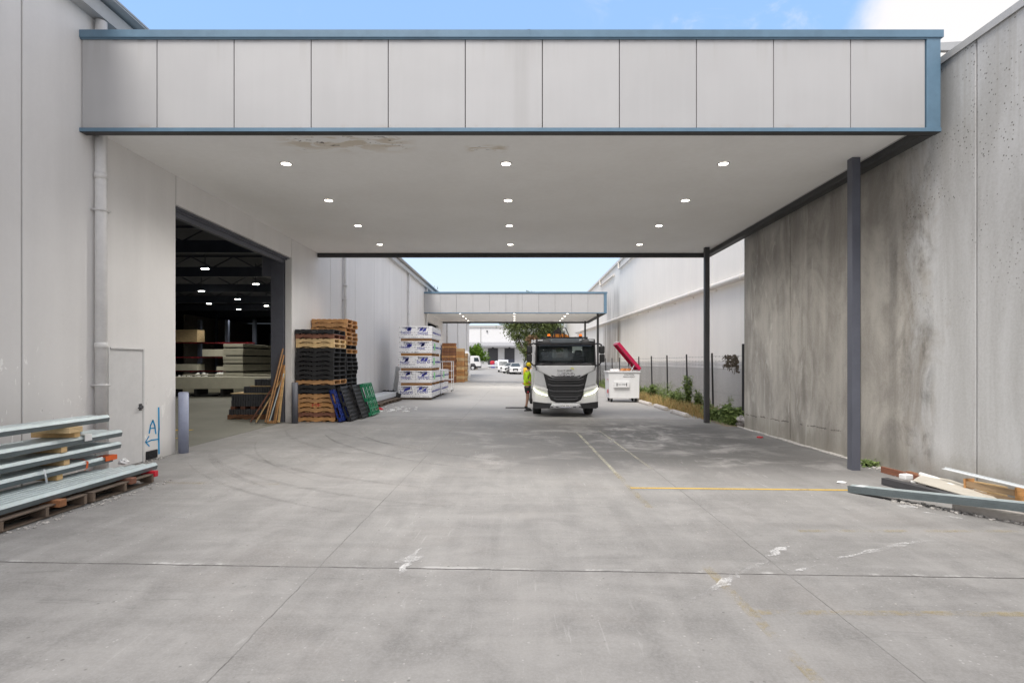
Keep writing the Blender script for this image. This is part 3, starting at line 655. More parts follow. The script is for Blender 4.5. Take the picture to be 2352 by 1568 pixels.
for (x, ylist) in ((-9.9, (16.5, 21.3)), (-14.3, (24.6, 29.4)), (-19.0, (32.3, 36.5, 40.7)), (-22.5, (39.2, 43.4))):
    for y in ylist:
        b = MB(); b.box(x - .15, x + .15, y - .045, y + .045, 6.15, 6.175); L = b.build('highbay_light', M['highbay'], wh, world=True)
        b = MB(); b.box(x - .19, x + .19, y - .08, y + .08, 6.18, 6.28).box(x - .02, x + .02, y - .02, y + .02, 6.29, 7.3); b.build('lamp_housing', M['navy'], L, world=True)
        ld = bpy.data.lights.new('bay_lamp', 'SPOT'); lo = bpy.data.objects.new('bay_lamp', ld); COL.objects.link(lo); lo.parent = L
        lo.location = Vector((x, y, 6.13)) - wh.location; ld.energy = 210; ld.shadow_soft_size = .2; ld.spot_size = R(150); ld.spot_blend = .7; ld.color = (1, .96, .86)
        lo.rotation_euler = (0, 0, 0)

# ------------------------------------------------------------------ canopies
def make_canopy(y0, label):
    x0, x1, D = WX + .002, 6.58, 10.0; zb, zs, zt = 5.45, 5.59, 7.03
    c = thing('loading_canopy', label, 'canopy', (0, y0, 0), group='loading canopies bridging the driveway')
    b = MB(); b.box(x0, x1 - .21, .14, D - .14, zs, zs + .05); b.build('soffit', M['soffit'], c)
    b = MB(); b.box(x0 + .01, x1 - .02, .07, D - .05, zs + .06, zt - .10); b.build('roof_core', M['joint'], c)
    pw = 1.2; x = x0 + .004; n = 0
    while x < x1 - .225:
        e = min(x + (1.172 if n == 0 else pw), x1 - .22)
        b = MB(); b.box(x + .006, e - .006, .0, .055, 5.508, 6.91); b.build('fascia_panel', M['fascia'], c, bevel=.004, seg=1); x = e; n += 1
    b = MB(); b.box(x0, x1 + .035, -.045, .0, 6.915, zt).box(x0, x1 + .035, 0.002, D + .03, zt - .02, zt + .004).box(x1, x1 + .035, 0.002, D, 6.915, zt - .022).box(x0, x1 + .01, -.03, -.002, 6.895, 6.914)
    b.box(.165, .21, -.0485, -.046, 6.915, zt + .004); b.build('parapet_flashing', M['blue'], c, bevel=.004, seg=1)
    b = MB(); b.box(x0, x1, -.03, .10, zb, zb + .012).box(x0, x1, -.03, -.004, zb + .013, 5.507).box(x0, x1, .09, .12, zb + .013, zs + .02); b.build('edge_channel', M['dark_beam'], c)
    b = MB(); b.box(x0, x1 - .002, -.042, -.031, zb + .006, 5.512); b.build('channel_face', M['blue'], c)
    b = MB(); b.box(x1 - .215, x1, -.025, .05, 5.514, 6.91).box(x1 - .018, x1, .052, D, zs + .02, 6.91); b.build('corner_flashing', M['blue'], c, bevel=.004, seg=1)
    b = MB(); b.box(x1 - .21, x1 - .003, .125, D - .13, zb + .003, zs + .055); b.box(x0, x1 - .003, D - .125, D, zb + .003, zs + .055); b.build('edge_beam', M['dark_beam'], c, bevel=.006)
    b = MB(); b.box(x1 - .235, x1 - .212, .13, D - .14, zs - .012, zs - .001); b.build('cover_strip', M['gutter'], c)
    for yc in (1.34, 8.91):
        b = MB(); b.box(6.06, 6.21, yc, yc + .15, gz(6.1) - .02, zs - .004); b.build('column', M['column' if (yc < 2 and y0 < 20) else 'column_dark'], c, bevel=.004, seg=1)
    for xl in (-4.31, -.2, 3.86):
        for yl in (1.67, 3.94, 6.21, 8.52):
            b = MB(); b.cyl((xl, yl, zs - .008), (xl, yl, zs - .001), .084, 24); L = b.build('downlight', M['lamp'], c)
            b = MB(); n = 24
            vs = [(xl + r * math.cos(2 * math.pi * i / n), yl + r * math.sin(2 * math.pi * i / n), z) for (r, z) in ((.086, zs - .012), (.114, zs - .006), (.118, zs - .0005)) for i in range(n)]
            b.add(vs, [(j * n + i, j * n + (i + 1) % n, (j + 1) * n + (i + 1) % n, (j + 1) * n + i) for j in range(2) for i in range(n)]); b.build('trim_ring', M['darkgrey'] if False else M['gutter'], L)
            ld = bpy.data.lights.new('down_lamp', 'SPOT'); lo = bpy.data.objects.new('down_lamp', ld); COL.objects.link(lo); lo.parent = L
            lo.location = (xl, yl, zs - .03); ld.energy = 135; ld.spot_size = R(150); ld.spot_blend = .8; ld.shadow_soft_size = .09; ld.color = (1, .96, .90)
    return c
make_canopy(8.35, 'wide near canopy with grey fascia panels, blue flashing and twelve downlights, over the driveway')
make_canopy(39.2, 'smaller looking far canopy of the same grey and blue, behind the white truck')

# ------------------------------------------------------------------ right precast wall
RX = 6.80
cw = thing('concrete_wall', 'tall stained raw concrete panel wall along the right side of the yard', 'wall', (RX, 0, 0))
js = [-11.0, -8.3, -5.6, -2.9, -.2, 2.5, 5.2, 7.94, 10.62, 13.35, 16.05]
for a, c in zip(js[:-1], js[1:]):
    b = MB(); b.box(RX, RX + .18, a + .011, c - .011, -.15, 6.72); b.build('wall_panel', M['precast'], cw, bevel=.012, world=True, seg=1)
b = MB(); b.box(RX + .035, RX + .15, -10.9, 16.0, -.1, 6.71); b.build('joint_seal', mat('brown_sealant', (.15, .13, .11), .9), cw, world=True)
b = MB(); b.box(RX - .035, RX + .22, -11, 16.08, 6.725, 6.75).box(RX - .035, RX - .02, -11, 16.08, 6.64, 6.725); b.build('coping', M['gutter'], cw, world=True)
b = MB(); y = 1.0
while y < 16:
    n = y + random.uniform(.3, .7); b.box(RX - random.uniform(.07, .13), RX - .003, y, n - .004, gz(RX) - .02, gz(RX) + random.uniform(.015, .03)); y = n
b.build('mortar_fillet', M['rubble'], cw, world=True, bevel=.012)

# ------------------------------------------------------------------ right far shed
FX = 8.6
rs = thing('warehouse', 'pale concrete panel shed behind the wire fence on the right, with a sloping drain pipe', 'warehouse', (FX, 0, 0))
y = 14.6
while y < 96:
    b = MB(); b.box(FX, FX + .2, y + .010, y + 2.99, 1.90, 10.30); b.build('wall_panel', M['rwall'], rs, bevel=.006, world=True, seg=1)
    b = MB(); b.box(FX - .002, FX + .2, y + .010, y + 2.99, -.2, 1.896); b.build('painted_band', M['rband'], rs, world=True)
    y += 3
RY1 = y
b = MB(); b.box(FX + .03, FX + .17, 14.7, RY1 - .05, -.1, 10.25); b.build('joint_seal', M['joint'], rs, world=True)
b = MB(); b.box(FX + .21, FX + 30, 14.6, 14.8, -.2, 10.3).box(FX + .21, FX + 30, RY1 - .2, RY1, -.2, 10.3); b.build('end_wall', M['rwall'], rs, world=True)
b = MB(); b.prism([(FX - .12, 10.42), (FX + 30, 12), (FX + 30, 10.31), (FX - .12, 10.38)], 14.6, RY1, 'y'); b.build('roof', M['galv_roof'], rs, world=True)
b = MB(); b.prism([(FX - .004, 10.2), (FX - .16, 10.2), (FX - .16, 10.36), (FX - .004, 10.36)], 14.6, RY1, 'y'); b.build('gutter', M['cream'], rs, world=True)
def smooth_tube(name, pts, r, m, parent, n=14, world=True):
    b = MB(); b.tube(pts, r, n); o = b.build(name, M[m], parent, world=world); o.data.polygons.foreach_set('use_smooth', [len(p.vertices) == 4 for p in o.data.polygons]); return o
dp = [(FX - .17, yy, 5.05 + (yy - 19) * .0176) for yy in (15, 19, 24, 29, 34, 39, 44, 49, 54, 59, 64, 70, 76)]
pp = smooth_tube('drain_pipe', dp, .13, 'cream', rs)
for yy in range(17, 75, 3):
    z = 5.05 + (yy - 19) * .0176
    b = MB(); b.cyl((FX - .17, yy, z), (FX - .17, yy + .10, z + .002), .145, 16).box(FX - .05, FX - .001, yy, yy + .05, z - .2, z + .2); b.build('pipe_collar', M['cream'], pp, world=True)
for ya, yb in ((44.7, 20.0), (54.6, 47.0)):
    smooth_tube('downpipe', [(FX - .12, ya, 10.25), (FX - .12, ya, 9.75), (FX - .12, ya - .25, 9.62), (FX - .12, yb, 9.5)], .075, 'cream', rs, 10)

# ------------------------------------------------------------------ far white building beyond the yard
fb = thing('office_warehouse', 'white warehouse far across the road with an awning and charcoal roller doors', 'building', (0, 131, .6))
b = MB(); b.box(-45, 25, 131, 160, .3, 10.4); b.build('wall', M['farwall'], fb, world=True)
b = MB(); b.box(-45.2, 25.2, 130.75, 160.2, 10.4, 10.9); b.build('roof_edge', M['gutter'], fb, world=True)
b = MB(); b.prism([(128.3, 5.9), (130.99, 6.8), (130.99, 5.6), (128.3, 5.55)], -40, 22, 'x'); b.build('awning', M['awning'], fb, world=True)
for x in (-34, -27, -20, -13.2, -6.9, -2.9, 1.1, 8, 15):
    if x > -14 and x not in (-6.9, -2.9): pass
for xa, xb in ((-7.05, -4.6), (-3.0, -.55), (3.5, 6), (8, 10.5), (-16, -13.5)):
    b = MB(); b.box(xa, xb, 130.93, 130.99, .6, 5.3)
    for z in [.7 + .2 * i for i in range(23)]: b.box(xa + .05, xb - .05, 130.9, 130.93, z, z + .12)
    b.build('roller_door', M['shutter'], fb, world=True)
    b = MB(); b.box((xa + xb) / 2 - .22, (xa + xb) / 2 + .22, 130.6, 130.99, 5.32, 5.54); b.build('door_lamp', M['darkgrey'], fb, world=True)
for x in (-8.8, 10.2):
    b = MB(); b.box(x - .1, x + .1, 130.9, 130.99, 6.85, 10.4); b.build('downpipe', M['gutter'], fb, world=True)
b = MB(); b.box(-7.4, -7.1, 130.7, 130.99, 9.3, 9.65); b.build('wall_light', M['darkgrey'], fb, world=True)
# ================================================================== THINGS
# ------------------------------------------------------------------ pallets
def make_pallet(kind, m, size=1.165, h=0.14, m2=None):
    t = thing('pallet', kind, 'pallet'); r = random.Random(len(kind)); L = size
    b = MB(); n = 7
    for i in range(n):
        y = i * (L - .12) / (n - 1); b.box(y, y + r.uniform(.098, .12), r.uniform(-.006, .004), L + r.uniform(-.004, .006), h - .018, h)
    b.build('top_deck', m, t, bevel=.002, seg=1)
    for y in (0.004, L / 2 - .022, L - .048):                # long bearers notched for the forks
        z0, z1, nz = .0185, h - .0185, .026
        poly = [(0, z0), (.17, z0), (.19, z0 + nz), (.40, z0 + nz), (.42, z0), (L - .42, z0), (L - .40, z0 + nz), (L - .19, z0 + nz), (L - .17, z0), (L, z0), (L, z1), (0, z1)]
        b = MB(); b.prism(poly, y, y + .044, 'y'); b.build('bearer', m, t)
    b = MB()
    for x in (0, .27, L / 2 - .06, L - .39, L - .12): b.box(x, x + r.uniform(.09, .12), .002, L, 0, .018)
    b.build('bottom_deck', m2 or m, t, bevel=.002, seg=1)
    return t
PAL = {}
PK = dict(o=('orange pine', 'w_orange'), p=('pale pine', 'w_pale'), b=('black stained', 'w_black'), r=('reddish brown', 'w_red'), g=('grey weathered', 'w_grey'), d=('dark brown', 'w_brown'))
def pallet(k, loc, rz, label, group, rot=None):
    if k not in PAL:
        PAL[k] = make_pallet(PK[k][0] + ' pallet', M[PK[k][1]], m2=M['w_pale'] if k == 'b' and False else None); o = PAL[k]
    else: o = dup(PAL[k], loc)
    shift(o, loc, rot or (0, 0, rz)); o['label'] = label; o['group'] = group; return o
PH = .1405
def pstack(seq, x, y, jit, where, group, z=None, off=None):
    z = gz(x + .5, y) + .003 if z is None else z; n = len(seq)
    for i, k in enumerate(seq):
        dx, dy, rz = random.uniform(-jit, jit), random.uniform(-jit, jit), random.uniform(-.02, .02) * jit / .03
        if off and i in off: dx, dy, rz = off[i]
        pos = ('bottom one' if i == 0 else 'topmost one' if i == n - 1 else ORD[i + 1] + ' up')
        pallet(k, (x + dx, y + dy, z), rz, '%s pallet, %s of %s' % (PK[k][0], pos, where), group); z += PH
    return z
front = list('orooo') + ['o'] + list('bb') + ['o'] + list('bbb') + list('bbbb') + list('pp') + list('rb')
pstack(front, -6.73, 16.32, .02, 'the front stack beside the doorway', 'pallets in the front stack', off={i: (0.03 + random.uniform(-.01, .01), 0, 0) for i in range(8)})
back = list('gddgob') + ['o'] + list('bbbbbbbb') + ['o'] + ['b'] + list('oooo') + list('oo')
pstack(back, -6.77, 17.66, .03, 'the taller stack behind the front one', 'pallets in the taller rear stack', off={len(back) - 1: (.03, -.04, .01), len(back) - 2: (.03, -.03, -.005), len(back) - 3: (-.02, -.02, .03)})
# plastic pallets leaning on the stacks: deck sheets with ribs, blocks between
def plastic_pallet(m, label, loc, tilt, W=1.1, D=1.05, holes=6):
    t = thing('plastic_pallet', label, 'pallet', loc, group='plastic pallets leaning on the stacks'); t.rotation_euler = (0, tilt, 0)
    b = MB()                                              # local x = thickness, y = depth, z = height when stood up
    for y in [i * (D - .05) / holes for i in range(holes + 1)]: b.box(.115, .145, y, y + .05, 0, W)
    for z in [i * (W - .05) / holes for i in range(holes + 1)]: b.box(.116, .144, 0, D, z, z + .05)
    b.build('deck', m, t, bevel=.004, seg=1)
    b = MB()
    for z in (0, W / 2 - .06, W - .12):
        for y in (0, D / 2 - .07, D - .14): b = MB(); b.box(.0305, .1145, y, y + .14, z, z + .12); b.build('block', m, t, bevel=.006, seg=1)
    b = MB()
    for y in (0, D / 2 - .06, D - .12): b.box(0, .03, y, y + .12, 0, W)
    for z in (0, W / 2 - .06, W - .12): b.box(.001, .029, 0, D, z, z + .12)
    b.build('base', m, t, bevel=.004, seg=1)
    return t
plastic_pallet(M['blue_plastic'], 'dark blue plastic pallet tilted against the front stack', (-5.40, 16.22, gz(-5.3) + .005), R(-17), 1.0, 1.0)
plastic_pallet(M['black'], 'black plastic grid pallet leaning against the blue one', (-5.20, 16.45, gz(-5.1) + .005), R(-19), 1.08, 1.1, 8)
plastic_pallet(M['black'], 'second black plastic pallet squeezed between black grid pallet and green one', (-5.08, 17.2, gz(-5.1) + .005), R(-18), 1.1, 1.0, 8)
plastic_pallet(M['green_plastic'], 'green plastic pallet at the back of the leaning row', (-4.98, 17.95, gz(-5) + .005), R(-16), 1.12, 1.05, 5)
b = MB(); b.box(.30, .32, -.012, .0, .0, .06)
sp = MB()
for (a, c) in (((-.13, .0), (-.13, .09)), ((-.13, .09), (-.07, .05)), ((-.05, .09), (-.01, 0)), ((-.05, .09), (.03, .09)), ((.03, .09), (.0, .02)), ((.05, 0), (.05, .09)), ((.05, .09), (.10, .05)), ((.10, .05), (.05, .03))):
    sp.bar((a[0], 0, a[1]), (c[0], 0, c[1]), .018, .006)
pm = [o for o in bpy.data.objects if o.get('group') == 'pallets in the front stack' and 'fourth up' in o.get('label', '')][0]
o = sp.build('spray_mark', M['print_red'], pm); o.location = (.62, -.004, .035)
pm = [o for o in bpy.data.objects if o.get('group') == 'pallets in the front stack' and 'topmost' in o.get('label', '')][0]
sp = MB(); textmesh(sp, '4881 7', .07, face_front(0, 0, 0)); o = sp.build('stencil', M['grey_print'], pm); o.location = (.6, -.001, .075)

# low pallets with a bundle of white sheet steel along the wall
for i, (y, w) in enumerate(((20.7, 'nearest of the flat row'), (21.95, 'second of the flat row'), (23.2, 'third of the flat row'), (24.45, 'furthest of the flat row'))):
    pallet('g', (-6.72 + .05 * (i % 2), y, gz(-6) + .003), random.uniform(-.05, .05), 'weathered grey pallet under the white channel bundle, ' + w, 'flat pallets along the wall')
b = MB()
for i in range(5): b.box(-6.55 + i * .15, -6.42 + i * .15, 20.3, 26.4, gz(-6) + .17, gz(-6) + .30).box(-6.54 + i * .15, -6.43 + i * .15, 20.35 + .1 * (i % 2), 26.3, gz(-6) + .301, gz(-6) + .38)
tag(b.build('channel_bundle', M['sheet'], bevel=.01), 'long bundle of white steel channel lying on flat pallets by the wall', 'steel')
b = MB(); b.box(-.02, .02, 0, 1.0, 0, 1.62, Matrix.Translation((-6.35, 27.2, gz(-6))) @ Matrix.Rotation(R(8), 4, 'Y')); tag(b.build('white_board', M['sheet']), 'pale blue white board leaning on the wall behind the printed packs', 'board')
b = MB()
for i in range(9): b.ball((-6.2 + random.uniform(-.35, .4), 26.4 + random.uniform(-.4, .4), gz(-6) + .18), (random.uniform(.15, .3), .25, random.uniform(.14, .3)), 8, 6, .18)
tag(b.build('plastic_heap', M['black']), 'crumpled heap of black plastic on the ground beside the printed packs', 'rubbish')
def chip(loc, s, m, label, cat='rubbish', name='scrap'):
    b = MB(); b.ball((0, 0, s[2] / 2), s, 7, 5, .3); o = b.build(name, m); o.location = loc; return tag(o, label, cat)
chip((-5.25, 20.6, gz(-5)), (.12, .1, .06), M['print_red'], 'red plastic scrap on the ground beside the flat pallets')
b = MB()
for i in range(46):
    p = Vector((random.gauss(-4.9, .45), random.gauss(20.6, .8), 0)); a = random.uniform(.02, .09); b.box(-a, a, -a * .6, a * .6, 0, .02, Matrix.Translation((p.x, p.y, gz(p.x) + .002)) @ Matrix.Rotation(random.uniform(0, 3), 4, 'Z') @ Matrix.Rotation(random.uniform(-.3, .3), 4, 'X'))
tag(b.build('litter', M['foam']), 'white flakes of torn wrapping scattered on the concrete', 'litter', kind='stuff')

# ------------------------------------------------------------------ printed panel packs
def pack_logo(b, w, h, seed):
    r = random.Random(seed); x = -w / 2 + .05
    words = ['hebelboard', 'hebel', 'hebelboard', 'board', 'hebel']
    while x < w / 2 - .25:
        t = r.choice(words); s = r.uniform(.20, .28) * (.72 if len(t) > 6 else 1); L = s * .52 * len(t)
        if x + L > w / 2: t = 'hebel'; L = s * 2.5
        if x + L > w / 2: break
        textmesh(b, t, s, face_front(x + L / 2, -.002, h * r.uniform(.36, .55)), .002); x += L + .06
def pack(loc, w, d, h, seed, label, side=False, tagm=False, detail=True):
    t = thing('panel_pack', label, 'panel pack', loc, group='wrapped packs of printed panels')
    b = MB(); b.box(0, w, 0, d, .0, h); b.build('wrap', M['wrap'], t, bevel=.02)
    r = random.Random(seed)
    if detail:
        b = MB(); pack_logo(b, w, h, seed); o = b.build('printed_name', M['print_blue'], t); o.location = (w / 2, 0, 0)
        b = MB(); 
        for q in range(2):
            x = r.uniform(.12, w - .35); z = r.uniform(.25, .42) * h + .12
            b.prism([(x, z), (x + .16, z + .05), (x + .20, z + .20), (x + .04, z + .13)], -.006, -.0005, 'y')
            for s in range(4): b.bar((x - .1 + .03 * s, -.003, z + .1 + .03 * s), (x + .02 + .05 * s, -.003, z + .16 + .02 * s), .018, .004)
        b.build('emblem', M['print_blue'], t)
        b = MB()
        for q in range(3): b.bar((r.uniform(.05, .3) * w, -.003, h - .04 - .02 * q), (r.uniform(.55, .95) * w, -.003, h - .05 - .02 * q), .018, .004)
        x = r.uniform(.15, .85) * w; b.bar((x, -.003, h * .72), (x, -.003, h * .95), .02, .004)
        b.build('print_rule', M['print_black'], t)
    if side:
        for q in range(6):
            b = MB(); textmesh(b, r.choice(['hebel', 'board', 'hebelboard']), .16, face_right(w + .002, .3 + q * d / 6, h * .5), .002); b.build('side_print', M['print_blue'], t)
    if tagm:
        b = MB(); b.box(w + .001, w + .006, .55, .95, h * .25, h * .85); b.build('pack_tag', M['print_green'], t)
    return t
px0, py0, pw_, ph_ = -5.76, 26.05, .81, .585
zz = gz(-5) + .11; nm = ['bottom', 'second', 'third', 'fourth', 'top']
for L in range(5):
    dx = (-.0, .02, .0, .03, .03)[L]; dp_ = 2.9
    for c in range(2):
        pack((px0 + dx + c * (pw_ + .004), py0 + (.0 if c else .02), zz), pw_, dp_, ph_, L * 5 + c, 'white printed pack of panels, %s in the %s layer of the near stack' % ('left one' if c == 0 else 'right one', nm[L]), c == 1, c == 1 and L in (1, 2, 3))
    if L < 2:
        pack((px0 + dx + pw_ + .06, py0 + dp_ + .12, zz), pw_, 2.9, ph_, 70 + L, 'white printed pack standing behind the near stack, %s of two' % ('lower' if L == 0 else 'upper'), True, L == 1, False)
    if L < 5:
        for q, yy in enumerate((.15, 1.4, 2.6) if L >= 2 else (.15, 1.4, 2.6, 4.4)):
            b = MB(); z0 = zz - (.11 if L == 0 else .135); b.box(.1, 1.6, 0, .1, 0, .105 if L == 0 else .13); o = b.build('packing_timber', M['w_grey' if L == 0 else 'w_orange'], bevel=.004, seg=1); o.location = (px0, py0 + yy, z0 + .003)
            tag(o, '%s packing timber under the %s layer of printed packs, %s' % ('grey' if L == 0 else 'orange', nm[L], ('at the front end', 'behind the front one', 'near the middle', 'at the far end')[q]), 'timber', 'packing timbers between printed packs')
    zz += ph_ + .135

# far pallet stacks
def flat_pallet(m):
    b = MB(); L = 1.165
    for i in range(7): x = i * (L - .12) / 6; b.box(x, x + .11, 0, L, .122, .14)
    for y in (0, L / 2 - .02, L - .045): b.box(.002, L - .002, y + .001, y + .044, .018, .122)
    for x in (0, L / 2 - .06, L - .12): b.box(x, x + .12, 0, L, 0, .018)
    return b
for x, y, n, ms, where, grp in ((-6.62, 47.4, 25, ['w_brown', 'w_orange', 'w_brown', 'w_red'], 'the tall dark stack beyond the printed packs', 'pallets in the tall dark far stack'),
                                (-6.02, 49.2, 22, ['w_orange', 'w_orange', 'w_pale', 'w_orange'], 'the lighter stack past the tall dark one', 'pallets in the lighter far stack'),
                                (-5.9, 50.9, 19, ['w_pale', 'w_orange'], 'the last stack before the sacks', 'pallets in the last far stack')):
    pr = {}
    for i in range(n):
        k = ms[(i * 7 + i // 3) % len(ms)]
        if k not in pr: o = flat_pallet(k).build('pallet', M[k]); pr[k] = o
        else: o = pr[k].copy(); COL.objects.link(o)
        o.location = (x + random.uniform(-.03, .03), y + random.uniform(-.03, .03), gz(x) + .003 + i * .1402); o.rotation_euler = (0, 0, random.uniform(-.02, .02))
        pos = 'bottom one' if i == 0 else 'topmost one' if i == n - 1 else ORD[i + 1] + ' up'
        tag(o, '%s pallet, %s of %s' % ({'w_brown': 'dark brown', 'w_orange': 'orange brown', 'w_red': 'reddish', 'w_pale': 'pale'}[k], pos, where), 'pallet', grp)
for i in range(3):
    b = MB(); b.ball((0, 0, .5), (.5, .5, .52), 14, 9, .05); b.box(-.4, .4, -.4, .4, .0, .1); o = b.build('bulk_sack', M['foam'], smooth=True); o.location = (-5.15, 54.0, gz(-5) + i * .98)
    tag(o, 'white bulk sack, %s of the three piled past the pallets' % ('lowest', 'middle', 'topmost')[i], 'sack', 'white sacks in a pile')
t = thing('trolley', 'white wire cage trolley between the printed packs and the dark pallet stack', 'trolley', (-4.75, 33.4, gz(-5)))
b = MB()
for x in (0, .7):
    for y in (0, .9): b.bar((x, y, .12), (x, y, 1.9), .03)
for z in (.15, .75, 1.3, 1.88):
    for p, q in (((0, 0), (.7, 0)), ((.7, 0), (.7, .9)), ((.7, .9), (0, .9)), ((0, .9), (0, 0))): b.bar((*p, z), (*q, z), .025)
b.build('frame', M['white'], t)
for x in (.03, .67):
    for y in (.03, .87): b = MB(); b.cyl((x - .02, y, .06), (x + .02, y, .06), .06, 12); b.build('castor', M['rubber'], t)

# ------------------------------------------------------------------ inside the doorway
b = MB(); FLZ = gz(-7) + .008
def aac_stack():
    z = FLZ; i = 0; names = ['lowest'] + ORD[2:12]
    while i < 11:
        b = MB(); b.box(0, 1.36, 0, 6.0, 0, .215); o = b.build('panel_pack', M['aac'], bevel=.008, seg=1); o.location = (-20.26 + random.uniform(-.012, .012), 37.0 + random.uniform(-.02, .02), z + .1 if i % 2 == 0 else z + .012)
        tag(o, 'unwrapped grey panel pack, the %s%s in the tall stack inside the shed' % (names[i], '' if i == 0 else ' one up'), 'panel pack', 'grey panel packs stacked inside the shed')
        if i % 2 == 0:
            for q in range(4):
                bb = MB(); bb.box(.02, 1.34, 0, .1, 0, .095); oo = bb.build('packing_timber', M['w_black']); oo.location = (-20.26, 37.3 + q * 1.7, z + .002)
                tag(oo, 'dark packing timber under the %s grey panel pack inside the shed, %s from the front' % (names[i], ORD[q + 1]), 'timber', 'dark packing timbers inside the shed')
            z += .1
        z += .225; i += 1
aac_stack()
for i, (x, y, z, w, d, h, rz, lb) in enumerate(((-19.6, 27.6, .5, 7.2, 1.0, .62, .10, 'long grey beam pack on dark timbers lying inside the shed'), (-23, 31, .12, 6.5, 1.2, .5, .06, 'second long grey beam pack behind the first inside the shed'),
                                                 (-18.2, 29.2, 1.16, 4.6, .5, .06, .12, 'thin pale board lying on top of the long beam pack'))):
    b = MB(); b.box(0, w, 0, d, 0, h); o = b.build('beam_pack', M['aac'], bevel=.01); o.location = (x, y, z); o.rotation_euler = (0, 0, rz); tag(o, lb, 'panel pack')
for i in range(6):
    b = MB(); b.box(0, .12, 0, 1.1, 0, .40); b.box(-.2, .9, .2, .9, .02, .12); o = b.build('bearer_block', M['w_black']); o.location = (-19.4 + i * 1.3, 27.65 + i * .13, FLZ + .002); tag(o, 'dark bearer under the long beam pack, %s from the left' % ORD[i + 1], 'timber', 'dark bearers under the long beam pack')
# ribbed dark tile packs in a stepped pile just inside the door
def tilepack(loc, w, d, h, label):
    b = MB(); n = int(w / .075)
    for i in range(n): b.box(i * w / n, i * w / n + w / n * .62, 0, d, 0, h)
    b.box(.01, w - .01, .03, d - .012, .01, h - .01)
    o = b.build('tile_pack', M['tile']); o.location = loc; return tag(o, label, 'tile pack', 'dark ribbed tile packs in a stepped pile')
tz = FLZ
pl = pallet('d', (-9.12, 16.9, tz), 0.0, 'dark brown pallet under the stepped pile of tile packs, inside the doorway', 'pallets under the tile packs')
tilepack((-9.1, 16.95, tz + .142), 1.1, 1.0, .17, 'dark ribbed tile pack, the lowest row of the stepped pile inside the doorway')
for i in range(4):
    b = MB(); b.box(0, .13, 0, 1.0, 0, .085); o = b.build('packing_timber', M['w_red']); o.location = (-9.05 + i * .32, 16.95, tz + .314); tag(o, 'reddish packing timber above the lowest tile pack row, %s from the left' % ORD[i + 1], 'timber', 'packing timbers in the tile pile')
tilepack((-9.04, 16.98, tz + .401), 1.1, 1.0, .19, 'dark ribbed tile pack, second row up in the stepped pile')
tilepack((-9.04, 17.0, tz + .593), 1.1, 1.0, .19, 'dark ribbed tile pack, third row up in the stepped pile')
b = MB(); b.box(0, 1.3, 0, .9, 0, .03); o = b.build('packing_board', M['w_pale']); o.location = (-9.1, 17.05, tz + .786); tag(o, 'pale pine board across the third tile pack row', 'board')
tilepack((-8.68, 17.05, tz + .818), 1.0, .9, .20, 'dark ribbed tile pack set back on the pale board, fourth row')
b = MB(); b.box(0, 1.2, 0, .9, 0, .03); o = b.build('packing_board', M['w_pale']); o.location = (-8.5, 17.1, tz + 1.02); tag(o, 'narrow pale board beneath the topmost tile pack', 'board')
tilepack((-8.36, 17.1, tz + 1.052), .95, .9, .20, 'dark ribbed tile pack, the topmost one of the stepped pile')
# long timbers leaning on the shutter guide
feet = ((575, 967), (588, 969), (609, 969), (614, 969), (631, 970), (640, 968)); tops = ((640, 868), (645, 872), (650, 800), (652, 815), (652, 838), (653, 850))
lean_lab = ('thin pine batten leaning at the lowest angle', 'pine batten just right of the lowest leaning one', 'tallest pine board leaning in the doorway', 'pine board hugging the right of the tallest', 'orange pine board nearest the jamb but one', 'short pine offcut closest to the door jamb')
for i, ((fu, fv), (tu, tv)) in enumerate(zip(feet, tops)):
    Yf = 15.86 - .02 * i; Yt = 16.06
    p0 = Vector(((fu - CX) / F * Yf, Yf, FLZ + .03)); p1 = Vector(((tu - CX) / F * Yt, Yt, CZ - (tv - CY) / F * Yt))
    b = MB(); b.bar(p0, p1, .095 if i in (2, 4) else .06, .038); o = b.build('timber_board', M['w_orange' if i in (2, 3, 4) else 'w_red' if i == 0 else 'w_cut'], bevel=.003, seg=1); tag(o, lean_lab[i], 'timber', 'loose timbers leaning by the door jamb')
b = MB(); b.bar(((618 - CX) / F * 15.8, 15.8, FLZ + .02), ((652 - CX) / F * 16.0, 16.0, 1.55), .03); tag(b.build('steel_bar', M['galv']), 'thin grey steel bar among the leaning timbers', 'bar')
b = MB(); b.box(-.2, .06, -.1, .1, 0, .07); o = b.build('timber_offcut', M['w_orange'], bevel=.004); o.location = (-7.15, 15.85, FLZ); tag(o, 'small orange timber offcut on the floor at the foot of the jamb', 'timber')
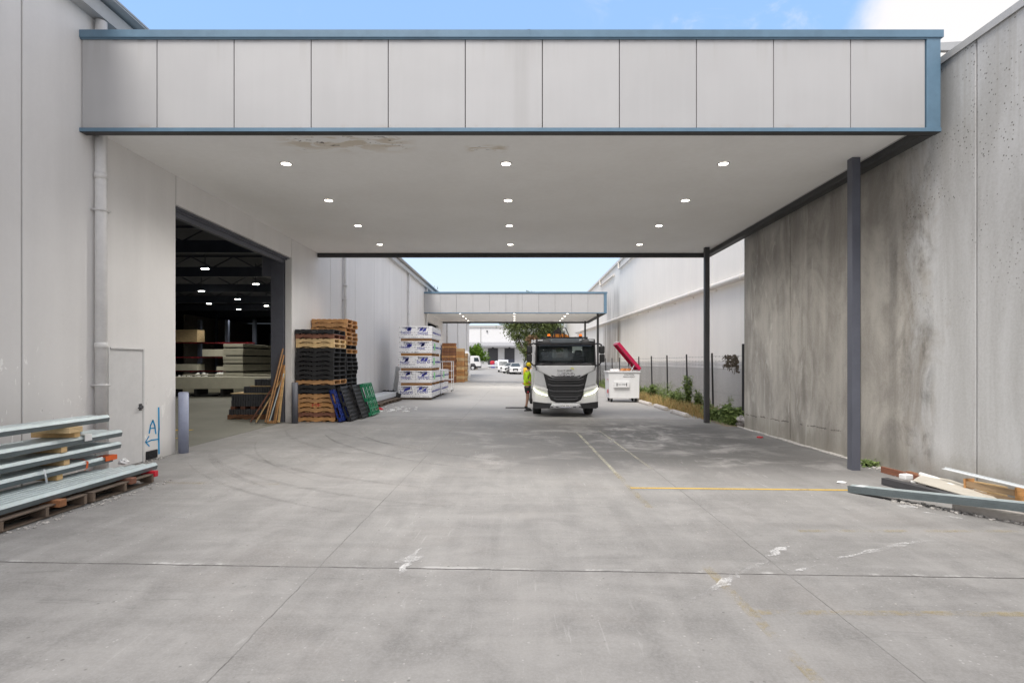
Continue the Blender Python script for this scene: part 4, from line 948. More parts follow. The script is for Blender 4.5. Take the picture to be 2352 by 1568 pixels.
# cantilever rack with packs of sheet timber
rk = thing('storage_rack', 'dark cantilever rack with red arms at the back of the shed', 'rack', (-28, 43, FLZ))
b = MB()
for x in (-2.0, .2, 2.4, 4.6, 6.8): b.box(x, x + .25, .0, .25, 0, 5.2)
b.build('upright', M['navy'], rk)
b = MB()
for z in (1.05, 2.15, 3.3):
    b.box(-2, 7, -.05, .0, z, z + .09)
    for x in (-2.0, .2, 2.4, 4.6, 6.8): b.box(x + .08, x + .16, -1.1, -.05, z - .02, z + .07)
b.build('arm', mat('rack_red', (.22, .02, .03), .5), rk)
for i, (x, z, w, h) in enumerate(((-1.0, 3.40, 4.0, .95), (-1.0, 1.16, 4.0, .5), (3.4, 2.26, 2.4, .55), (4.5, 1.16, 2.2, .3))):
    b = MB(); b.box(0, w, 0, 1.0, 0, h); o = b.build('sheet_pack', M['aac' if i else 'w_pale'], bevel=.01); o.location = (-28 + x, 41.95, FLZ + z); tag(o, 'pack of pale sheets on the dark rack, %s' % ('on the highest arm', 'low at the left', 'on the middle arm at the right', 'low at the right')[i], 'sheet pack', 'sheet packs on the rack')
t = thing('storage_rack', 'shelf rack with green and white stock behind the tall grey panel stack', 'rack', (-24, 52, FLZ))
b = MB(); 
for x in (0, 3, 6, 9): b.box(x, x + .12, 0, 1, 0, 4.6)
for z in (.2, 1.8, 3.1, 4.4): b.box(0, 9.1, 0, 1, z, z + .12)
b.build('frame', M['navy'], t)
for (z, m, lb) in ((1.95, 'aac', 'pale'), (3.25, 'green_plastic', 'green'), (.35, 'sheet', 'white')):
    for i in range(3):
        b = MB(); b.box(.2, 2.9, .1, .9, 0, .95); b.box(.25, 2.85, .05, .1, .3, .7); o = b.build('stock_bundle', M[m], bevel=.02); o.location = (-24 + 3 * i, 52, FLZ + z); tag(o, '%s stock bundle on the shelf rack, bay %s from the left' % (lb, ORD[i + 1]), 'bundle', 'stock on the shelf rack')
b = MB()
for i in range(60): b.ball((random.uniform(-25.5, -21.5), random.uniform(40, 41), FLZ + .2 + random.uniform(0, .75)), random.uniform(.08, .17), 6, 4, .2)
b.box(-25.6, -21.4, 39.9, 41.1, FLZ, FLZ + .2); tag(b.build('roll_pile', M['foam']), 'heap of small white wrapped rolls on a low stand inside the shed', 'rolls', kind='stuff')

# bollards
def bollard(x, y, h, label, m):
    t = thing('bollard', label, 'bollard', (x, y, gz(x)), group='steel bollards guarding the doorway')
    b = MB(); b.cyl((0, 0, -.02), (0, 0, h), .092, 24); o = b.build('post', m, t); o.data.polygons.foreach_set('use_smooth', [len(p.vertices) == 4 for p in o.data.polygons])
    b = MB(); b.cyl((0, 0, h + .001), (0, 0, h + .012), .080, 24); b.build('cap', m, t); return t
bm_ = mat('bollard_paint', (0.30, 0.33, 0.44), .45, var=.08, scale=4, dirt=((0.10, 0.05, 0.04), .63, .85))
bollard(-6.66, 10.72, 1.20, 'blue grey bollard with rust chips at the near side of the doorway', bm_)
bollard(-6.60, 15.95, 1.20, 'slate bollard between the door jamb and the front pallet stack', M['inpost'])

# ------------------------------------------------------------------ galvanised purlins on the left
def purlin_mesh(L, h=.098, w=.085, t=.006, lip=.018):
    b = MB()
    b.cur = 1; b.prism([(.014, 0), (.020, 0), (.006, .058), (0, .058)], 0, L, 'y')            # lower web leans under
    b.cur = 0; b.prism([(0, .0585), (.006, .0585), (.033, h - t), (.030, h)], 0, L, 'y')       # upper web leans back to the sky
    b.prism([(.0335, h - t), (w, h - t), (w, h), (.0305, h)], 0, L, 'y')
    b.prism([(.0205, 0), (w, 0), (w, t), (.0205, t)], 0, L, 'y')
    b.prism([(w - t, t), (w, t), (w, lip), (w - t, lip)], 0, L, 'y').prism([(w - t, h - lip), (w, h - lip), (w, h - t), (w - t, h - t)], 0, L, 'y')
    return b
pmesh = purlin_mesh(8.0)
proto = None
def purlin(x, y1, z, label, grp):
    global proto
    if proto is None: proto = pmesh.build('purlin', [M['galv'], M['galv_shade']]); o = proto
    else: o = proto.copy(); COL.objects.link(o)
    o.location = (x, y1 - 8.0, z); o.scale = (-1, 1, 1); return tag(o, label, 'steel section', grp)
rows = [('bottom', -5.50, 8.22, .25, 7), ('second', -5.93, 8.0, .424, 5), ('third', -5.93, 8.06, .598, 5), ('fourth', -5.93, 8.12, .772, 5), ('top', -5.93, 7.86, 1.02, 3)]
for nme, x, y1, z, n in rows:
    for i in range(n):
        purlin(x - i * .092, y1 - (.10 * i if nme == 'bottom' else random.uniform(0, .12)), z, 'galvanised steel section in the %s layer of the left pile, %s from the driveway side' % (nme, ORD[i + 1]), 'steel sections piled on the left')
dn = [(0, .349, ((4.6, 'w_cut'), (6.95, 'w_cut'))), (1, .523, ((5.72, 'w_cut'), (7.05, 'w_cut'))), (2, .697, ((5.72, 'w_cut'), (7.0, 'w_cut'))), (3, .871, ((5.8, 'w_cut'), (7.2, 'w_cut')))]
for k, z, yy in dn:
    for q, (y, m) in enumerate(yy):
        b = MB(); b.box(0, .59, 0, .095, 0, .074); o = b.build('packing_timber', M[m], bevel=.004, seg=1); o.location = (-6.55 + (.008 * k), y, z); tag(o, 'pine packing timber above the %s layer of steel sections, %s' % (rows[k][0], ('nearer one', 'further one')[q]), 'timber', 'packing timbers in the steel pile')
b = MB(); b.box(0, .5, 0, .22, 0, .074); o = b.build('packing_timber', M['w_pale'], bevel=.006); o.location = (-6.38, 7.05, .945); tag(o, 'thick pale timber block beneath the top layer of steel sections', 'timber')
for i, (y, m) in enumerate(((3.2, 'w_orange'), (5.0, 'w_orange'), (6.35, 'w_brown'), (7.55, 'w_red'), (8.05, 'print_red'))):
    b = MB(); b.box(0, 1.10 if i < 4 else 1.07, 0, .10 if i < 4 else .075, 0, .085); o = b.build('bearer_timber', M[m], bevel=.004, seg=1); o.location = (-6.60 + (.06, .10, .09, .08, .10)[i], y, .162); tag(o, ('orange', 'orange tipped', 'brown', 'reddish', 'red painted')[i] + ' bearer timber under the bottom steel layer, %s from the camera' % ORD[i + 1], 'timber', 'bearers under the steel pile')
for i, y in enumerate((1.9, 3.15, 4.4, 5.65, 6.9)):
    pallet('g', (-6.62, y, gz(-6) + .003), random.uniform(-.02, .02), 'weathered grey pallet under the steel pile, %s from the camera' % ORD[i + 1], 'pallets under the steel pile')
def strap(pts, m, label):
    b = MB(); pts = [Vector(p) for p in pts]
    for p, q in zip(pts[:-1], pts[1:]): b.bar(p, q, .022, .004)
    return tag(b.build('strap', m), label, 'strap', 'loose strapping on the steel pile')
strap([(-5.915, 5.75, .70), (-5.91, 5.75, .60), (-5.915, 5.76, .53)], M['strap'], 'orange strap hanging on the third steel layer near the frame edge')
strap([(-5.915, 5.78, .86), (-5.91, 5.78, .78), (-5.915, 5.78, .70)], M['strap'], 'orange strap hanging on the fourth steel layer near the frame edge')
strap([(-6.25, 7.5, .53), (-6.05, 7.48, .53), (-5.92, 7.4, .51), (-5.90, 7.36, .43), (-5.92, 7.35, .40)], M['strap'], 'orange strap looping over the end of the second steel layer')
strap([(-6.0, 6.72, .53), (-5.92, 6.72, .54), (-5.90, 6.72, .45), (-5.905, 6.74, .36)], M['sheet'], 'white strap looped around the second steel layer')
b = MB(); b.box(-.004, .004, 0, .22, 0, .06); b.box(-.16, .0, 0, .22, .061, .067); o = b.build('paper_tag', M['strap']); o.location = (-5.918, 7.72, .455); tag(o, 'bright orange paper tag on the end of the second steel layer', 'tag')
b = MB(); b.box(-.004, .004, 0, .12, 0, .09); b.box(-.08, -.004, 0, .12, .086, .092); o = b.build('paper_tag', M['foam']); o.location = (-5.918, 7.35, .80); tag(o, 'white paper tag hanging on the fourth steel layer', 'tag')
b = MB(); b.ball((0, 0, .04), (.07, .06, .045), 9, 6, .25); o = b.build('crumpled_paper', M['foam']); o.location = (-5.9, 8.05, .35); tag(o, 'crumpled white paper on the end of the bottom steel layer', 'paper')
b = MB(); b.ball((0, 0, .03), (.09, .07, .045), 9, 6, .2); o = b.build('crumpled_foil', M['galv']); o.location = (-6.1, 7.4, .872); tag(o, 'crumpled grey wrapping lying on the fourth steel layer', 'wrapping')

# ------------------------------------------------------------------ right foreground
def bundle():
    t = thing('purlin_bundle', 'nested bundle of long galvanised steel sections sloping up from the ground on the right', 'steel bundle', (5.04, 8.12, gz(5) + .0))
    p0 = Vector((5.0, 8.04, gz(5) + .052)); p1 = Vector((6.62, 5.48, gz(5) + .315)); d = p1 - p0; L = d.length
    q = d.to_track_quat('Y', 'Z'); Mx = Matrix.Translation(p0 - t.location) @ q.to_matrix().to_4x4()
    b = MB()
    for i in range(2): b.box(-.075 + .07 * i, -.012 + .07 * i, .03 * i, L, .05 - .006 - i * .004, .05 - i * .004, Mx)
    b.box(.062, .075, .05, L, .03, .052, Mx)
    b.build('top_flange', M['galv'], t)
    for k, sx_ in enumerate((-.078, .076)):
        b = MB(); b.box(sx_, sx_ + .004, .0, L, -.05, .0495, Mx)
        for z in (-.028, -.006, .016): b.box(sx_ - .003, sx_ + .007, .04, L, z - .003, z + .003, Mx)
        b.build('web', M['galv_shade'], t)
    b = MB(); b.box(-.073, .075, .01, L, -.05, -.045, Mx); b.build('bottom_flange', M['galv_shade'], t)
    b = MB(); b.box(-.0835, -.0815, .10, .22, -.049, .052, Mx).box(-.081, .08, .10, .22, .0505, .0525, Mx); b.build('tape', M['sheet'], t)
    return t
bundle()
b = MB(); b.prism([(0, 0), (.16, 0), (.15, .13), (.01, .13)], 0, 1.7, 'y'); o = b.build('kerb_block', M['concrete_block'], bevel=.02); o.location = (6.62, 5.62, gz(6) - .02); o.rotation_euler = (0, 0, R(32)); tag(o, 'broken pale concrete kerb block under the sloping steel bundle', 'kerb')
b = MB(); b.bar((6.50, 9.55, gz(6.7) + .055), (6.60, 8.25, gz(6.7) + .06), .045, .11); tag(b.build('timber_plank', M['w_red'], bevel=.004), 'long reddish plank lying on edge at the foot of the concrete wall', 'timber')
b = MB(); b.bar((6.64, 9.1, gz(6.7) + .10), (6.70, 8.1, gz(6.7) + .06), .09, .035); tag(b.build('timber_plank', M['w_brown'], bevel=.004), 'dark brown board slanting over the reddish plank by the wall', 'timber')
def hollow(): # rectangular steel tube end
    b = MB(); a, c = Vector((5.86, 8.55, gz(5.6) + .06)), Vector((6.12, 7.45, gz(6.2) + .06)); d = c - a; q = d.to_track_quat('Y', 'Z'); Mx = Matrix.Translation(a) @ q.to_matrix().to_4x4(); L = d.length
    b.box(-.06, .06, 0, L, .04, .05, Mx).box(-.06, .06, 0, L, -.05, -.04, Mx).box(-.06, -.05, 0, L, -.0395, .0395, Mx).box(.05, .06, 0, L, -.0395, .0395, Mx)
    return tag(b.build('steel_tube', M['darkgrey']), 'open ended dark steel channel lying behind the sloping bundle', 'steel section')
hollow()
b = MB(); pts = [gp(2096, 1122), gp(2118, 1108), gp(2185, 1122), gp(2262, 1142), gp(2300, 1165), gp(2215, 1150)]; n = len(pts); o0 = pts[0]
vs = [(p.x - o0.x, p.y - o0.y, .12 - .05 * (k > 2) + z) for z in (0, .012) for k, p in enumerate(pts)]
b.add(vs, [tuple(range(n))[::-1], tuple(range(n, 2 * n))] + [(k, (k + 1) % n, n + (k + 1) % n, n + k) for k in range(n)])
o = b.build('board_sheet', mat('beige_board', (.50, .47, .41), .8, var=.08)); o.location = o0; tag(o, 'torn beige board lying flat behind the sloping steel bundle', 'board')
for i, (u, v, s, rz, lb) in enumerate(((2081, 1108, (.16, .12, .08), .2, 'white foam block perched on the planks by the wall'), (2101, 1116, (.12, .08, .04), .6, 'small white foam offcut in front of the beige board'), (2148, 1114, (.36, .07, .05), -.9, 'long white foam strip by the plank end'), (2184, 1128, (.10, .10, .10), .1, 'white foam piece nearest the crate'))):
    p = gp(u, v); b = MB(); b.box(-s[0] / 2, s[0] / 2, -s[1] / 2, s[1] / 2, 0, s[2]); o = b.build('foam_block', M['foam'], bevel=.012); o.location = (min(p.x, 6.62), p.y, p.z + (.06, .05, .10, .02)[i]); o.rotation_euler = (0, .1 * i, rz); tag(o, lb, 'foam', 'pieces of white foam by the wall')
chip(tuple(gp(1933, 1109)), (.08, .05, .02), M['foam'], 'torn white paper scrap on the ground left of the bundle', 'paper', 'paper_scrap')
t = thing('wooden_crate', 'small open slatted wooden crate tipped against the concrete wall', 'crate', (6.62, 7.9, gz(6.7) + .01), R(-86)); t.rotation_euler = (R(0), R(-3), R(-84))
b = MB()
for z in (.0, .115): b.box(0, .70, 0, .018, z, z + .085)
b.build('front_slat', wood('crate_pine', (.40, .28, .17)), t, bevel=.003); b = MB()
for z in (.0, .115): b.box(0, .70, .13, .148, z, z + .085)
b.build('rear_slat', M['w_pale'], t, bevel=.003)
for x in (-.019, .721):
    b = MB(); b.box(x, x + .018, -.02, .15, 0, .235); b.build('end_board', M['w_orange'], t, bevel=.003)
b = MB(); b.box(0, .72, .0185, .1295, .0, .012); b.build('base_board', M['w_grey'], t)
b = MB(); b.prism([(-.03, 0), (.03, 0), (.03, .008), (-.022, .008), (-.022, .03), (-.03, .03)], 0, 2.6, 'y'); o = b.build('metal_angle', M['sheet']); o.location = (6.60, 8.3, gz(6.6) + .31); o.rotation_euler = (0, 0, R(180 + 2)); tag(o, 'thin white metal strip resting on the wooden crate', 'metal strip')
b = MB()
for i in range(420):
    y = random.uniform(6.0, 10.5); x = 6.72 - abs(random.gauss(0, .10))
    if i % 2: tt = random.random(); x = 5.25 + 1.5 * tt + random.gauss(0, .04); y = 7.5 - 1.7 * tt + random.gauss(0, .07)
    s = random.uniform(.006, .028); b.ball((x, y, gz(x) + s * .4), (s * 1.3, s, s * .7), 5, 4, .3)
for i in range(260):
    y = random.uniform(3.2, 10.3); x = random.gauss(-5.36 if y < 8.3 else -6.7, .05); s = random.uniform(.005, .02); b.ball((x, y, gz(x) + s * .4), (s * 1.3, s, s * .7), 5, 4, .3)
for i in range(90):
    p = Vector((random.uniform(-5, 6), random.uniform(2, 9))); s = random.uniform(.003, .008); b.ball((p.x, p.y, gz(p.x) + s * .4), (s * 1.3, s, s * .7), 5, 4, .3)
tag(b.build('gravel', M['rubble']), 'loose pale rubble and grit scattered at the wall foot', 'gravel', kind='stuff')
# ------------------------------------------------------------------ the truck
TK = thing('truck', 'white and black flatbed lorry with an orange crane facing the camera, headlights on', 'truck', (1.69, 18.5, gz(1.69)))
def yf(x, z): return .10 * (x / 1.1) ** 2 * 1.2 + max(0, z - 1.75) * .10           # curved cab front
def P(rows, name, m, dy=0.0, solid=.03, nx=14, parent=TK, smooth=True):
    b = MB(); b.patch(rows, nx, lambda x, z: yf(x, z) + dy); return b.build(name, m, parent, solid=solid, smooth=smooth)
def poly_patch(pts, name, m, dy, parent=TK, solid=.02):   # polygon on the curved front
    b = MB(); cx = sum(p[0] for p in pts) / len(pts); b.add([(x, yf(x, z) + dy, z) for x, z in pts], [list(range(len(pts)))]); return b.build(name, m, parent, solid=solid)
b = MB(); b.prism([(.16, .62), (.16, 1.72), (.30, 2.56), (.42, 2.70), (1.95, 2.70), (1.95, .62)], -1.075, -1.03, 'x').prism([(.16, .62), (.16, 1.72), (.30, 2.56), (.42, 2.70), (1.95, 2.70), (1.95, .62)], 1.03, 1.075, 'x')
b.box(-1.029, 1.029, .35, 1.95, 2.66, 2.70)
b.box(-1.029, 1.029, 1.90, 1.949, .62, 2.08).box(-1.029, -.34, 1.90, 1.949, 2.081, 2.66).box(.25, .42, 1.90, 1.949, 2.081, 2.66).box(.80, 1.029, 1.90, 1.949, 2.081, 2.66).box(-.339, .249, 1.90, 1.949, 2.44, 2.66).box(.421, .799, 1.90, 1.949, 2.50, 2.66).box(.421, .799, 1.90, 1.949, 2.081, 2.26)
cab = b.build('cab', M['white'], TK, bevel=.02)
b = MB(); b.box(-1.0, 1.0, .25, 1.88, .95, 1.05).box(-1.0, 1.0, .25, .75, 1.05, 1.70); b.build('dashboard', M['black'], TK, bevel=.05)
for sx_, nm_ in ((-.62, 's'), (.62, 's')):
    b = MB(); b.box(sx_ - .28, sx_ + .28, 1.15, 1.7, 1.2, 1.45).box(sx_ - .27, sx_ + .27, 1.55, 1.75, 1.45, 2.12).box(sx_ - .14, sx_ + .14, 1.57, 1.70, 2.14, 2.36); b.build('seat', M['darkgrey'], TK, bevel=.06)
b = MB(); n = 20
b.tube([(-.62 + .22 * math.cos(2 * math.pi * i / n), .85 + .08 * math.sin(2 * math.pi * i / n), 1.78 + .2 * math.sin(2 * math.pi * i / n)) for i in range(n + 1)], .018, 6); b.build('steering_wheel', M['black'], TK)
P([(1.80, -1.005, 1.005), (2.0, -1.01, 1.01), (2.25, -1.0, 1.0), (2.52, -.985, .985)], 'windscreen', M['glass'], .02, .012)
for s in (-1, 1): b = MB(); b.prism([(s * 1.06, 1.74), (s * 1.005, 1.74), (s * .975, 2.54), (s * 1.03, 2.54)], .10, .24, 'y'); b.build('pillar', M['black'], TK, bevel=.01)
P([(1.745, -.45, .45), (1.76, -.98, .98), (1.82, -1.02, 1.02), (1.88, -1.0, 1.0)], 'cowl', M['black'], .0, .04)
for s in (-.45, .3):
    b = MB(); b.bar((s - .35, yf(.4, 1.85) - .02, 1.84), (s + .25, yf(.4, 1.9) - .0, 1.90), .022); b.build('wiper', M['black'], TK)
P([(2.50, -1.0, 1.0), (2.60, -1.03, 1.03), (2.71, -1.02, 1.02)], 'sun_visor', M['darkgrey'], -.10, .05)
P([(2.55, -.52, .52), (2.62, -.56, .56), (2.72, -.60, .60)], 'visor_centre', mat('visor_reflection', (.10, .115, .13), .15, spec=.8), -.135, .02)  # paler blue-grey centre paints in the visor's reflection
for s in (-1, 1):
    poly_patch([(s * .80, 2.64), (s * .965, 2.64), (s * .97, 2.67), (s * .80, 2.685)], 'marker_lamp', M['lamp'] if False else M['sheet'], -.14)
b = MB(); b.bar((-.82, .35, 2.765), (.80, .35, 2.765), .05).box(-.8, -.7, .33, .37, 2.70, 2.76).box(.7, .8, .33, .37, 2.70, 2.76); b.build('light_bar', M['black'], TK)
for s in (-.56, .55):
    b = MB(); b.cyl((s, .36, 2.79), (s, .36, 2.82), .06, 14); bc = b.build('beacon', M['black'], TK); b = MB(); b.cyl((s, .36, 2.82), (s, .36, 2.87), .055, 14).cyl((s, .36, 2.87), (s, .36, 2.895), .042, 14); b.build('beacon_lens', M['amber'], bc)
# silver front panel with its V lower edge
P([(1.36, -.45, .45), (1.40, -.52, .52), (1.54, -.80, .80), (1.62, -.99, .99), (1.76, -1.02, 1.02), (1.79, -1.02, 1.02)], 'front_panel', M['silver'], -.03, .04, 20)
for s in (-1, 1):
    poly_patch([(s * 1.055, 1.64), (s * .80, 1.595), (s * .70, 1.33), (s * .645, 1.05), (s * 1.06, 1.15)], 'corner_panel', M['silver_dark'], -.012, solid=.03)
    poly_patch([(s * .775, 1.54), (s * .715, 1.56), (s * .60, 1.06), (s * .655, 1.04)], 'corner_trim', M['black'], -.02, solid=.03)
P([(.52, -.34, .34), (.60, -.52, .52), (.80, -.62, .62), (1.05, -.66, .66), (1.37, -.73, .73), (1.545, -.79, .79)], 'grille', M['black'], -.005, .05)
gr = [o for o in TK.children if o.name.startswith('grille')][0]
for z, w, t in ((1.40, .50, .05), (1.30, .62, .05), (1.20, .60, .035), (1.10, .62, .06), (1.0, .58, .035), (.91, .60, .06), (.80, .54, .04), (.72, .52, .05), (.62, .42, .05)):
    b = MB(); b.add([(x, yf(x, z) - .055 + (.03 if k else 0), z + dz + (abs(x) > w * .72) * .04) for k in (0,) for dz in (-t / 2, t / 2) for x in (-w, -w * .72, 0, w * .72, w)], [(0, 1, 6, 5), (1, 2, 7, 6), (2, 3, 8, 7), (3, 4, 9, 8)])
    b.build('grille_bar', M['darkgrey'] if t > .045 else mat('grille_mesh', (.03, .03, .033), .6), gr, solid=.05)
P([(.47, -1.13, 1.13), (.52, -1.135, 1.135), (.75, -1.14, 1.14), (1.0, -1.13, 1.13), (1.12, -1.10, 1.10), (1.16, -1.075, 1.075)], 'bumper', M['white'], -.0 + .015, .12, 20)
for s in (-1, 1):
    poly_patch([(s * 1.13, .54), (s * 1.13, .34), (s * 1.05, .30), (s * .57, .315), (s * .50, .47)], 'bumper_corner', M['black'], -.03, solid=.10)
    poly_patch([(s * 1.12, 1.03), (s * .62, .90), (s * .615, .735), (s * .80, .78), (s * 1.02, .90)], 'headlight', M['lens'], -.02)
    h = [o for o in TK.children if o.name.startswith('headlight')][-1]
    b = MB(); pts = [(s * 1.115, 1.02), (s * 1.03, .915), (s * .95, .86), (s * .80, .80), (s * .635, .757)]
    b.tube([(x, yf(x, z) - .045, z) for x, z in pts], [.018, .026, .026, .024, .016], 6); b.build('daytime_lamp', M['drl'], h)
    poly_patch([(s * 1.125, 1.115), (s * .63, .985), (s * .62, .915), (s * 1.12, 1.045)], 'headlight_brow', M['white'], -.03)
P([(.325, -.52, .52), (.40, -.54, .54), (.485, -.46, .46)], 'lower_grille', M['silver'], -.02, .05)
b = MB()
for s in (-1, 1): b.cyl((s * .42, -.03, .43), (s * .42, -.01, .43), .012, 8).box(s * .30 - .05, s * .30 + .05, -.03, -.015, .355, .385).box(s * .48 - .03, s * .48 + .05, -.025, -.01, .355, .385)
b.build('tow_point', M['darkgrey'], TK)
b = MB(); b.box(-.165, .17, -.045, -.036, .345, .445); pl_ = b.build('number_plate', M['foam'], TK, bevel=.004); b = MB(); textmesh(b, 'XW 30LF', .085, face_front(0, -.047, .40), .001); b.build('plate_text', M['print_black'], pl_)
b = MB(); b.box(-.163, .168, -.0475, -.0455, .347, .358); b.build('plate_band', M['print_blue'], pl_)
b = MB(); textmesh(b, 'board', .105, face_front(-.16, -.068, 1.625), .003, 1.1); b.build('lettering', M['grey_print'], TK)
b = MB(); textmesh(b, 'pro', .105, face_front(.105, -.068, 1.625), .004, 1.15); textmesh(b, 'pro', .105, face_front(.108, -.0685, 1.627), .004, 1.15); b.build('lettering', M['print_black'], TK)
b = MB(); b.prism([(.14, 1.70), (.20, 1.715), (.26, 1.70), (.285, 1.64), (.24, 1.675), (.19, 1.68)], -.07, -.062, 'y'); b.build('swoosh', M['lime'], TK)
b = MB()
for dx in (-.006, 0, .006): textmesh(b, 'IVECO', .155, face_front(dx, -.075 - abs(dx) * .1, 1.478), .008, 1.33)
b.build('badge', M['chrome'], TK)
b = MB(); textmesh(b, 'IVECO', .155, face_front(.012, -.0665, 1.468), .001, 1.36); b.build('badge_shadow_plate', M['darkgrey'], TK)
for s in (-1, 1):
    b = MB(); b.box(s * 1.245 - .095, s * 1.245 + .095, -.06, .10, 2.20, 2.47).box(s * 1.255 - .09, s * 1.255 + .09, -.05, .10, 1.90, 2.19); mr = b.build('mirror', M['black'], TK, bevel=.045, seg=3)
    b = MB(); b.tube([(s * 1.0, .2, 2.53), (s * 1.12, .06, 2.56), (s * 1.25, .02, 2.49)], .028, 8); b.build('mirror_arm', M['black'], mr)
    b = MB(); b.tube([(s * 1.04, .2, 1.80), (s * 1.12, .05, 1.79), (s * 1.22, .02, 1.90)], .026, 8); b.build('mirror_arm', M['black'], mr)
def wheel(x, y, r, w, parent):
    b = MB(); b.tube([(x - w / 2, y, r), (x - w / 2 + .03, y, r), (x + w / 2 - .03, y, r), (x + w / 2, y, r)], [r * .92, r, r, r * .92], 28); t = b.build('wheel', M['rubber'], parent, bevel=.012)
    b = MB(); b.cyl((x - w / 2 - .006, y, r), (x + w / 2 + .006, y, r), r * .55, 20); b.build('rim', M['silver'], t); return t
for y in (1.38, 6.2, 7.5):
    for s in (-1, 1): wheel(s * .945, y, .5, .30, TK)
b = MB(); b.box(-.45, .45, .4, 9.0, .55, .85).box(-.5, .5, 1.25, 1.5, .35, .55).box(-.9, .9, .2, .9, .42, .8); b.build('chassis', M['black'], TK)
b = MB(); b.box(-1.05, 1.05, 3.2, 9.2, 1.05, 1.2).box(-1.05, -1.01, 3.2, 9.2, 1.205, 1.6).box(1.01, 1.05, 3.2, 9.2, 1.205, 1.6).box(-1.05, 1.05, 3.14, 3.19, 1.0, 2.3); b.build('tray', M['white'], TK, bevel=.01)
b = MB()
for s in (-1, 1): b.box(s * 1.09 - .04, s * 1.09 + .04, 2.05, 2.13, .9, 2.76).box(s * 1.0 - .13, s * 1.0 + .07, 2.06, 2.12, 2.55, 2.62)
b.build('headboard', M['white'], TK, bevel=.01)
for s in (-1, 1): b = MB(); b.box(s * 1.06 - .02, s * 1.06 + .02, 2.3, 3.1, .45, 1.0); b.build('side_locker', M['silver'], TK, bevel=.01)
# loader crane
cr = MB(); cr.prism([(-.40, 2.45), (.40, 2.45), (.36, 2.90), (.22, 3.0), (-.18, 3.0), (-.40, 2.86)], 2.3, 2.9, 'y'); ck = cr.build('crane', M['orange'], TK, bevel=.03)
cr = MB(); cr.box(-.30, -.16, 2.4, 2.8, 1.0, 2.45).box(.16, .30, 2.4, 2.8, 1.0, 2.45); cr.build('crane_base', M['silver'], ck)
cr = MB(); cr.cyl((-.05, 2.6, 3.0), (-.05, 2.6, 3.16), .12, 14).box(-.14, .06, 2.5, 2.7, 3.05, 3.14).cyl((-.05, 2.6, 3.16), (-.05, 2.6, 3.26), .06, 12).box(-.20, .1, 2.45, 2.65, 2.99, 3.045).box(-.24, -.20, 2.25, 2.35, 2.8, 3.13).box(.12, .16, 2.25, 2.35, 2.8, 3.12).bar((.25, 2.3, 2.8), (.62, 2.3, 2.86), .07)
cr.build('crane_head', M['black'], ck)
rr_ = random.Random(4)
for i in range(6):
    x0, x1 = rr_.uniform(-.36, .0), rr_.uniform(-.05, .36); h = rr_.uniform(3.05, 3.31)
    cr = MB(); cr.tube([(x0, 2.28, 2.8), (x0 - .03, 2.26, (2.8 + h) / 2 + .05), (x0 * .6 + x1 * .4, 2.24, h), (x1 * .7 + x0 * .3, 2.24, h - .02), (x1 + .03, 2.26, 2.98), (x1 + .06, 2.28, 2.84)], .010, 6); cr.build('hose', M['hose'], ck)

# ------------------------------------------------------------------ the driver at the side of the truck
def skinned(name, verts, edges, radii, m, parent=None, root=0, sub=2):
    me = bpy.data.meshes.new(name); me.from_pydata(verts, edges, []); o = bpy.data.objects.new(name, me); COL.objects.link(o); o.parent = parent
    sk = o.modifiers.new('sk', 'SKIN'); sk.use_smooth_shade = True
    for i, v in enumerate(me.skin_vertices[0].data):
        r = radii[i]; v.radius = r if isinstance(r, tuple) else (r, r); v.use_root = (i == root)
    s = o.modifiers.new('su', 'SUBSURF'); s.levels = sub; s.render_levels = sub
    me.materials.append(m); return o
# local axes: +x towards the truck, the man faces +x and a little +y; z up
PE = thing('person', 'worker in lime hi-vis shirt, black shorts and boots standing at the side of the truck', 'person', (.40, 20.95, gz(.43)))
V = [(0, 0, 1.0), (.0, 0, 1.15), (.02, 0, 1.36), (.03, 0, 1.50), (.05, 0, 1.58), (.08, 0, 1.67), (.085, 0, 1.78),       # 0-6 spine, neck, head
     (.02, .19, 1.50), (.04, .25, 1.24), (.25, .20, 1.10), (.33, .18, 1.10),                                            # 7-10 far arm
     (.02, -.19, 1.50), (-.05, -.24, 1.24), (.16, -.24, 1.06), (.25, -.22, 1.06),                                       # 11-14 near arm
     (.0, .10, .94), (.02, .12, .52), (-.03, .12, .12), (.0, -.10, .94), (.03, -.13, .52), (-.05, -.14, .12)]           # 15-20 legs
E = [(0, 1), (1, 2), (2, 3), (3, 4), (4, 5), (5, 6), (3, 7), (7, 8), (8, 9), (9, 10), (3, 11), (11, 12), (12, 13), (13, 14), (0, 15), (15, 16), (16, 17), (0, 18), (18, 19), (19, 20)]
Rr = [(.12, .15), (.11, .14), (.12, .16), (.10, .13), .055, .075, .085, .06, .045, .036, .03, .06, .045, .036, .03, .085, .06, .042, .085, .06, .042]
body = skinned('body', V, E, Rr, M['skin'], PE)
skinned('shirt', [V[i] for i in (1, 2, 3, 7, 8, 11, 12)] + [(0, 0, 1.06), (.13, .225, 1.17), (.05, -.24, 1.15), (.04, 0, 1.555)], [(7, 0), (0, 1), (1, 2), (2, 3), (3, 4), (4, 8), (2, 5), (5, 6), (6, 9), (2, 10)],
        [(.135, .175), (.145, .185), (.125, .16), .088, .068, .088, .068, (.135, .175), .055, .055, .07], M['hivis'], PE, 0)
skinned('shorts', [(0, 0, 1.05), (0, 0, .97), (0, .10, .90), (.02, .115, .66), (0, -.10, .90), (.03, -.125, .66)], [(0, 1), (1, 2), (2, 3), (1, 4), (4, 5)], [(.135, .175), (.14, .18), .115, .098, .115, .098], M['cloth'], PE, 1)
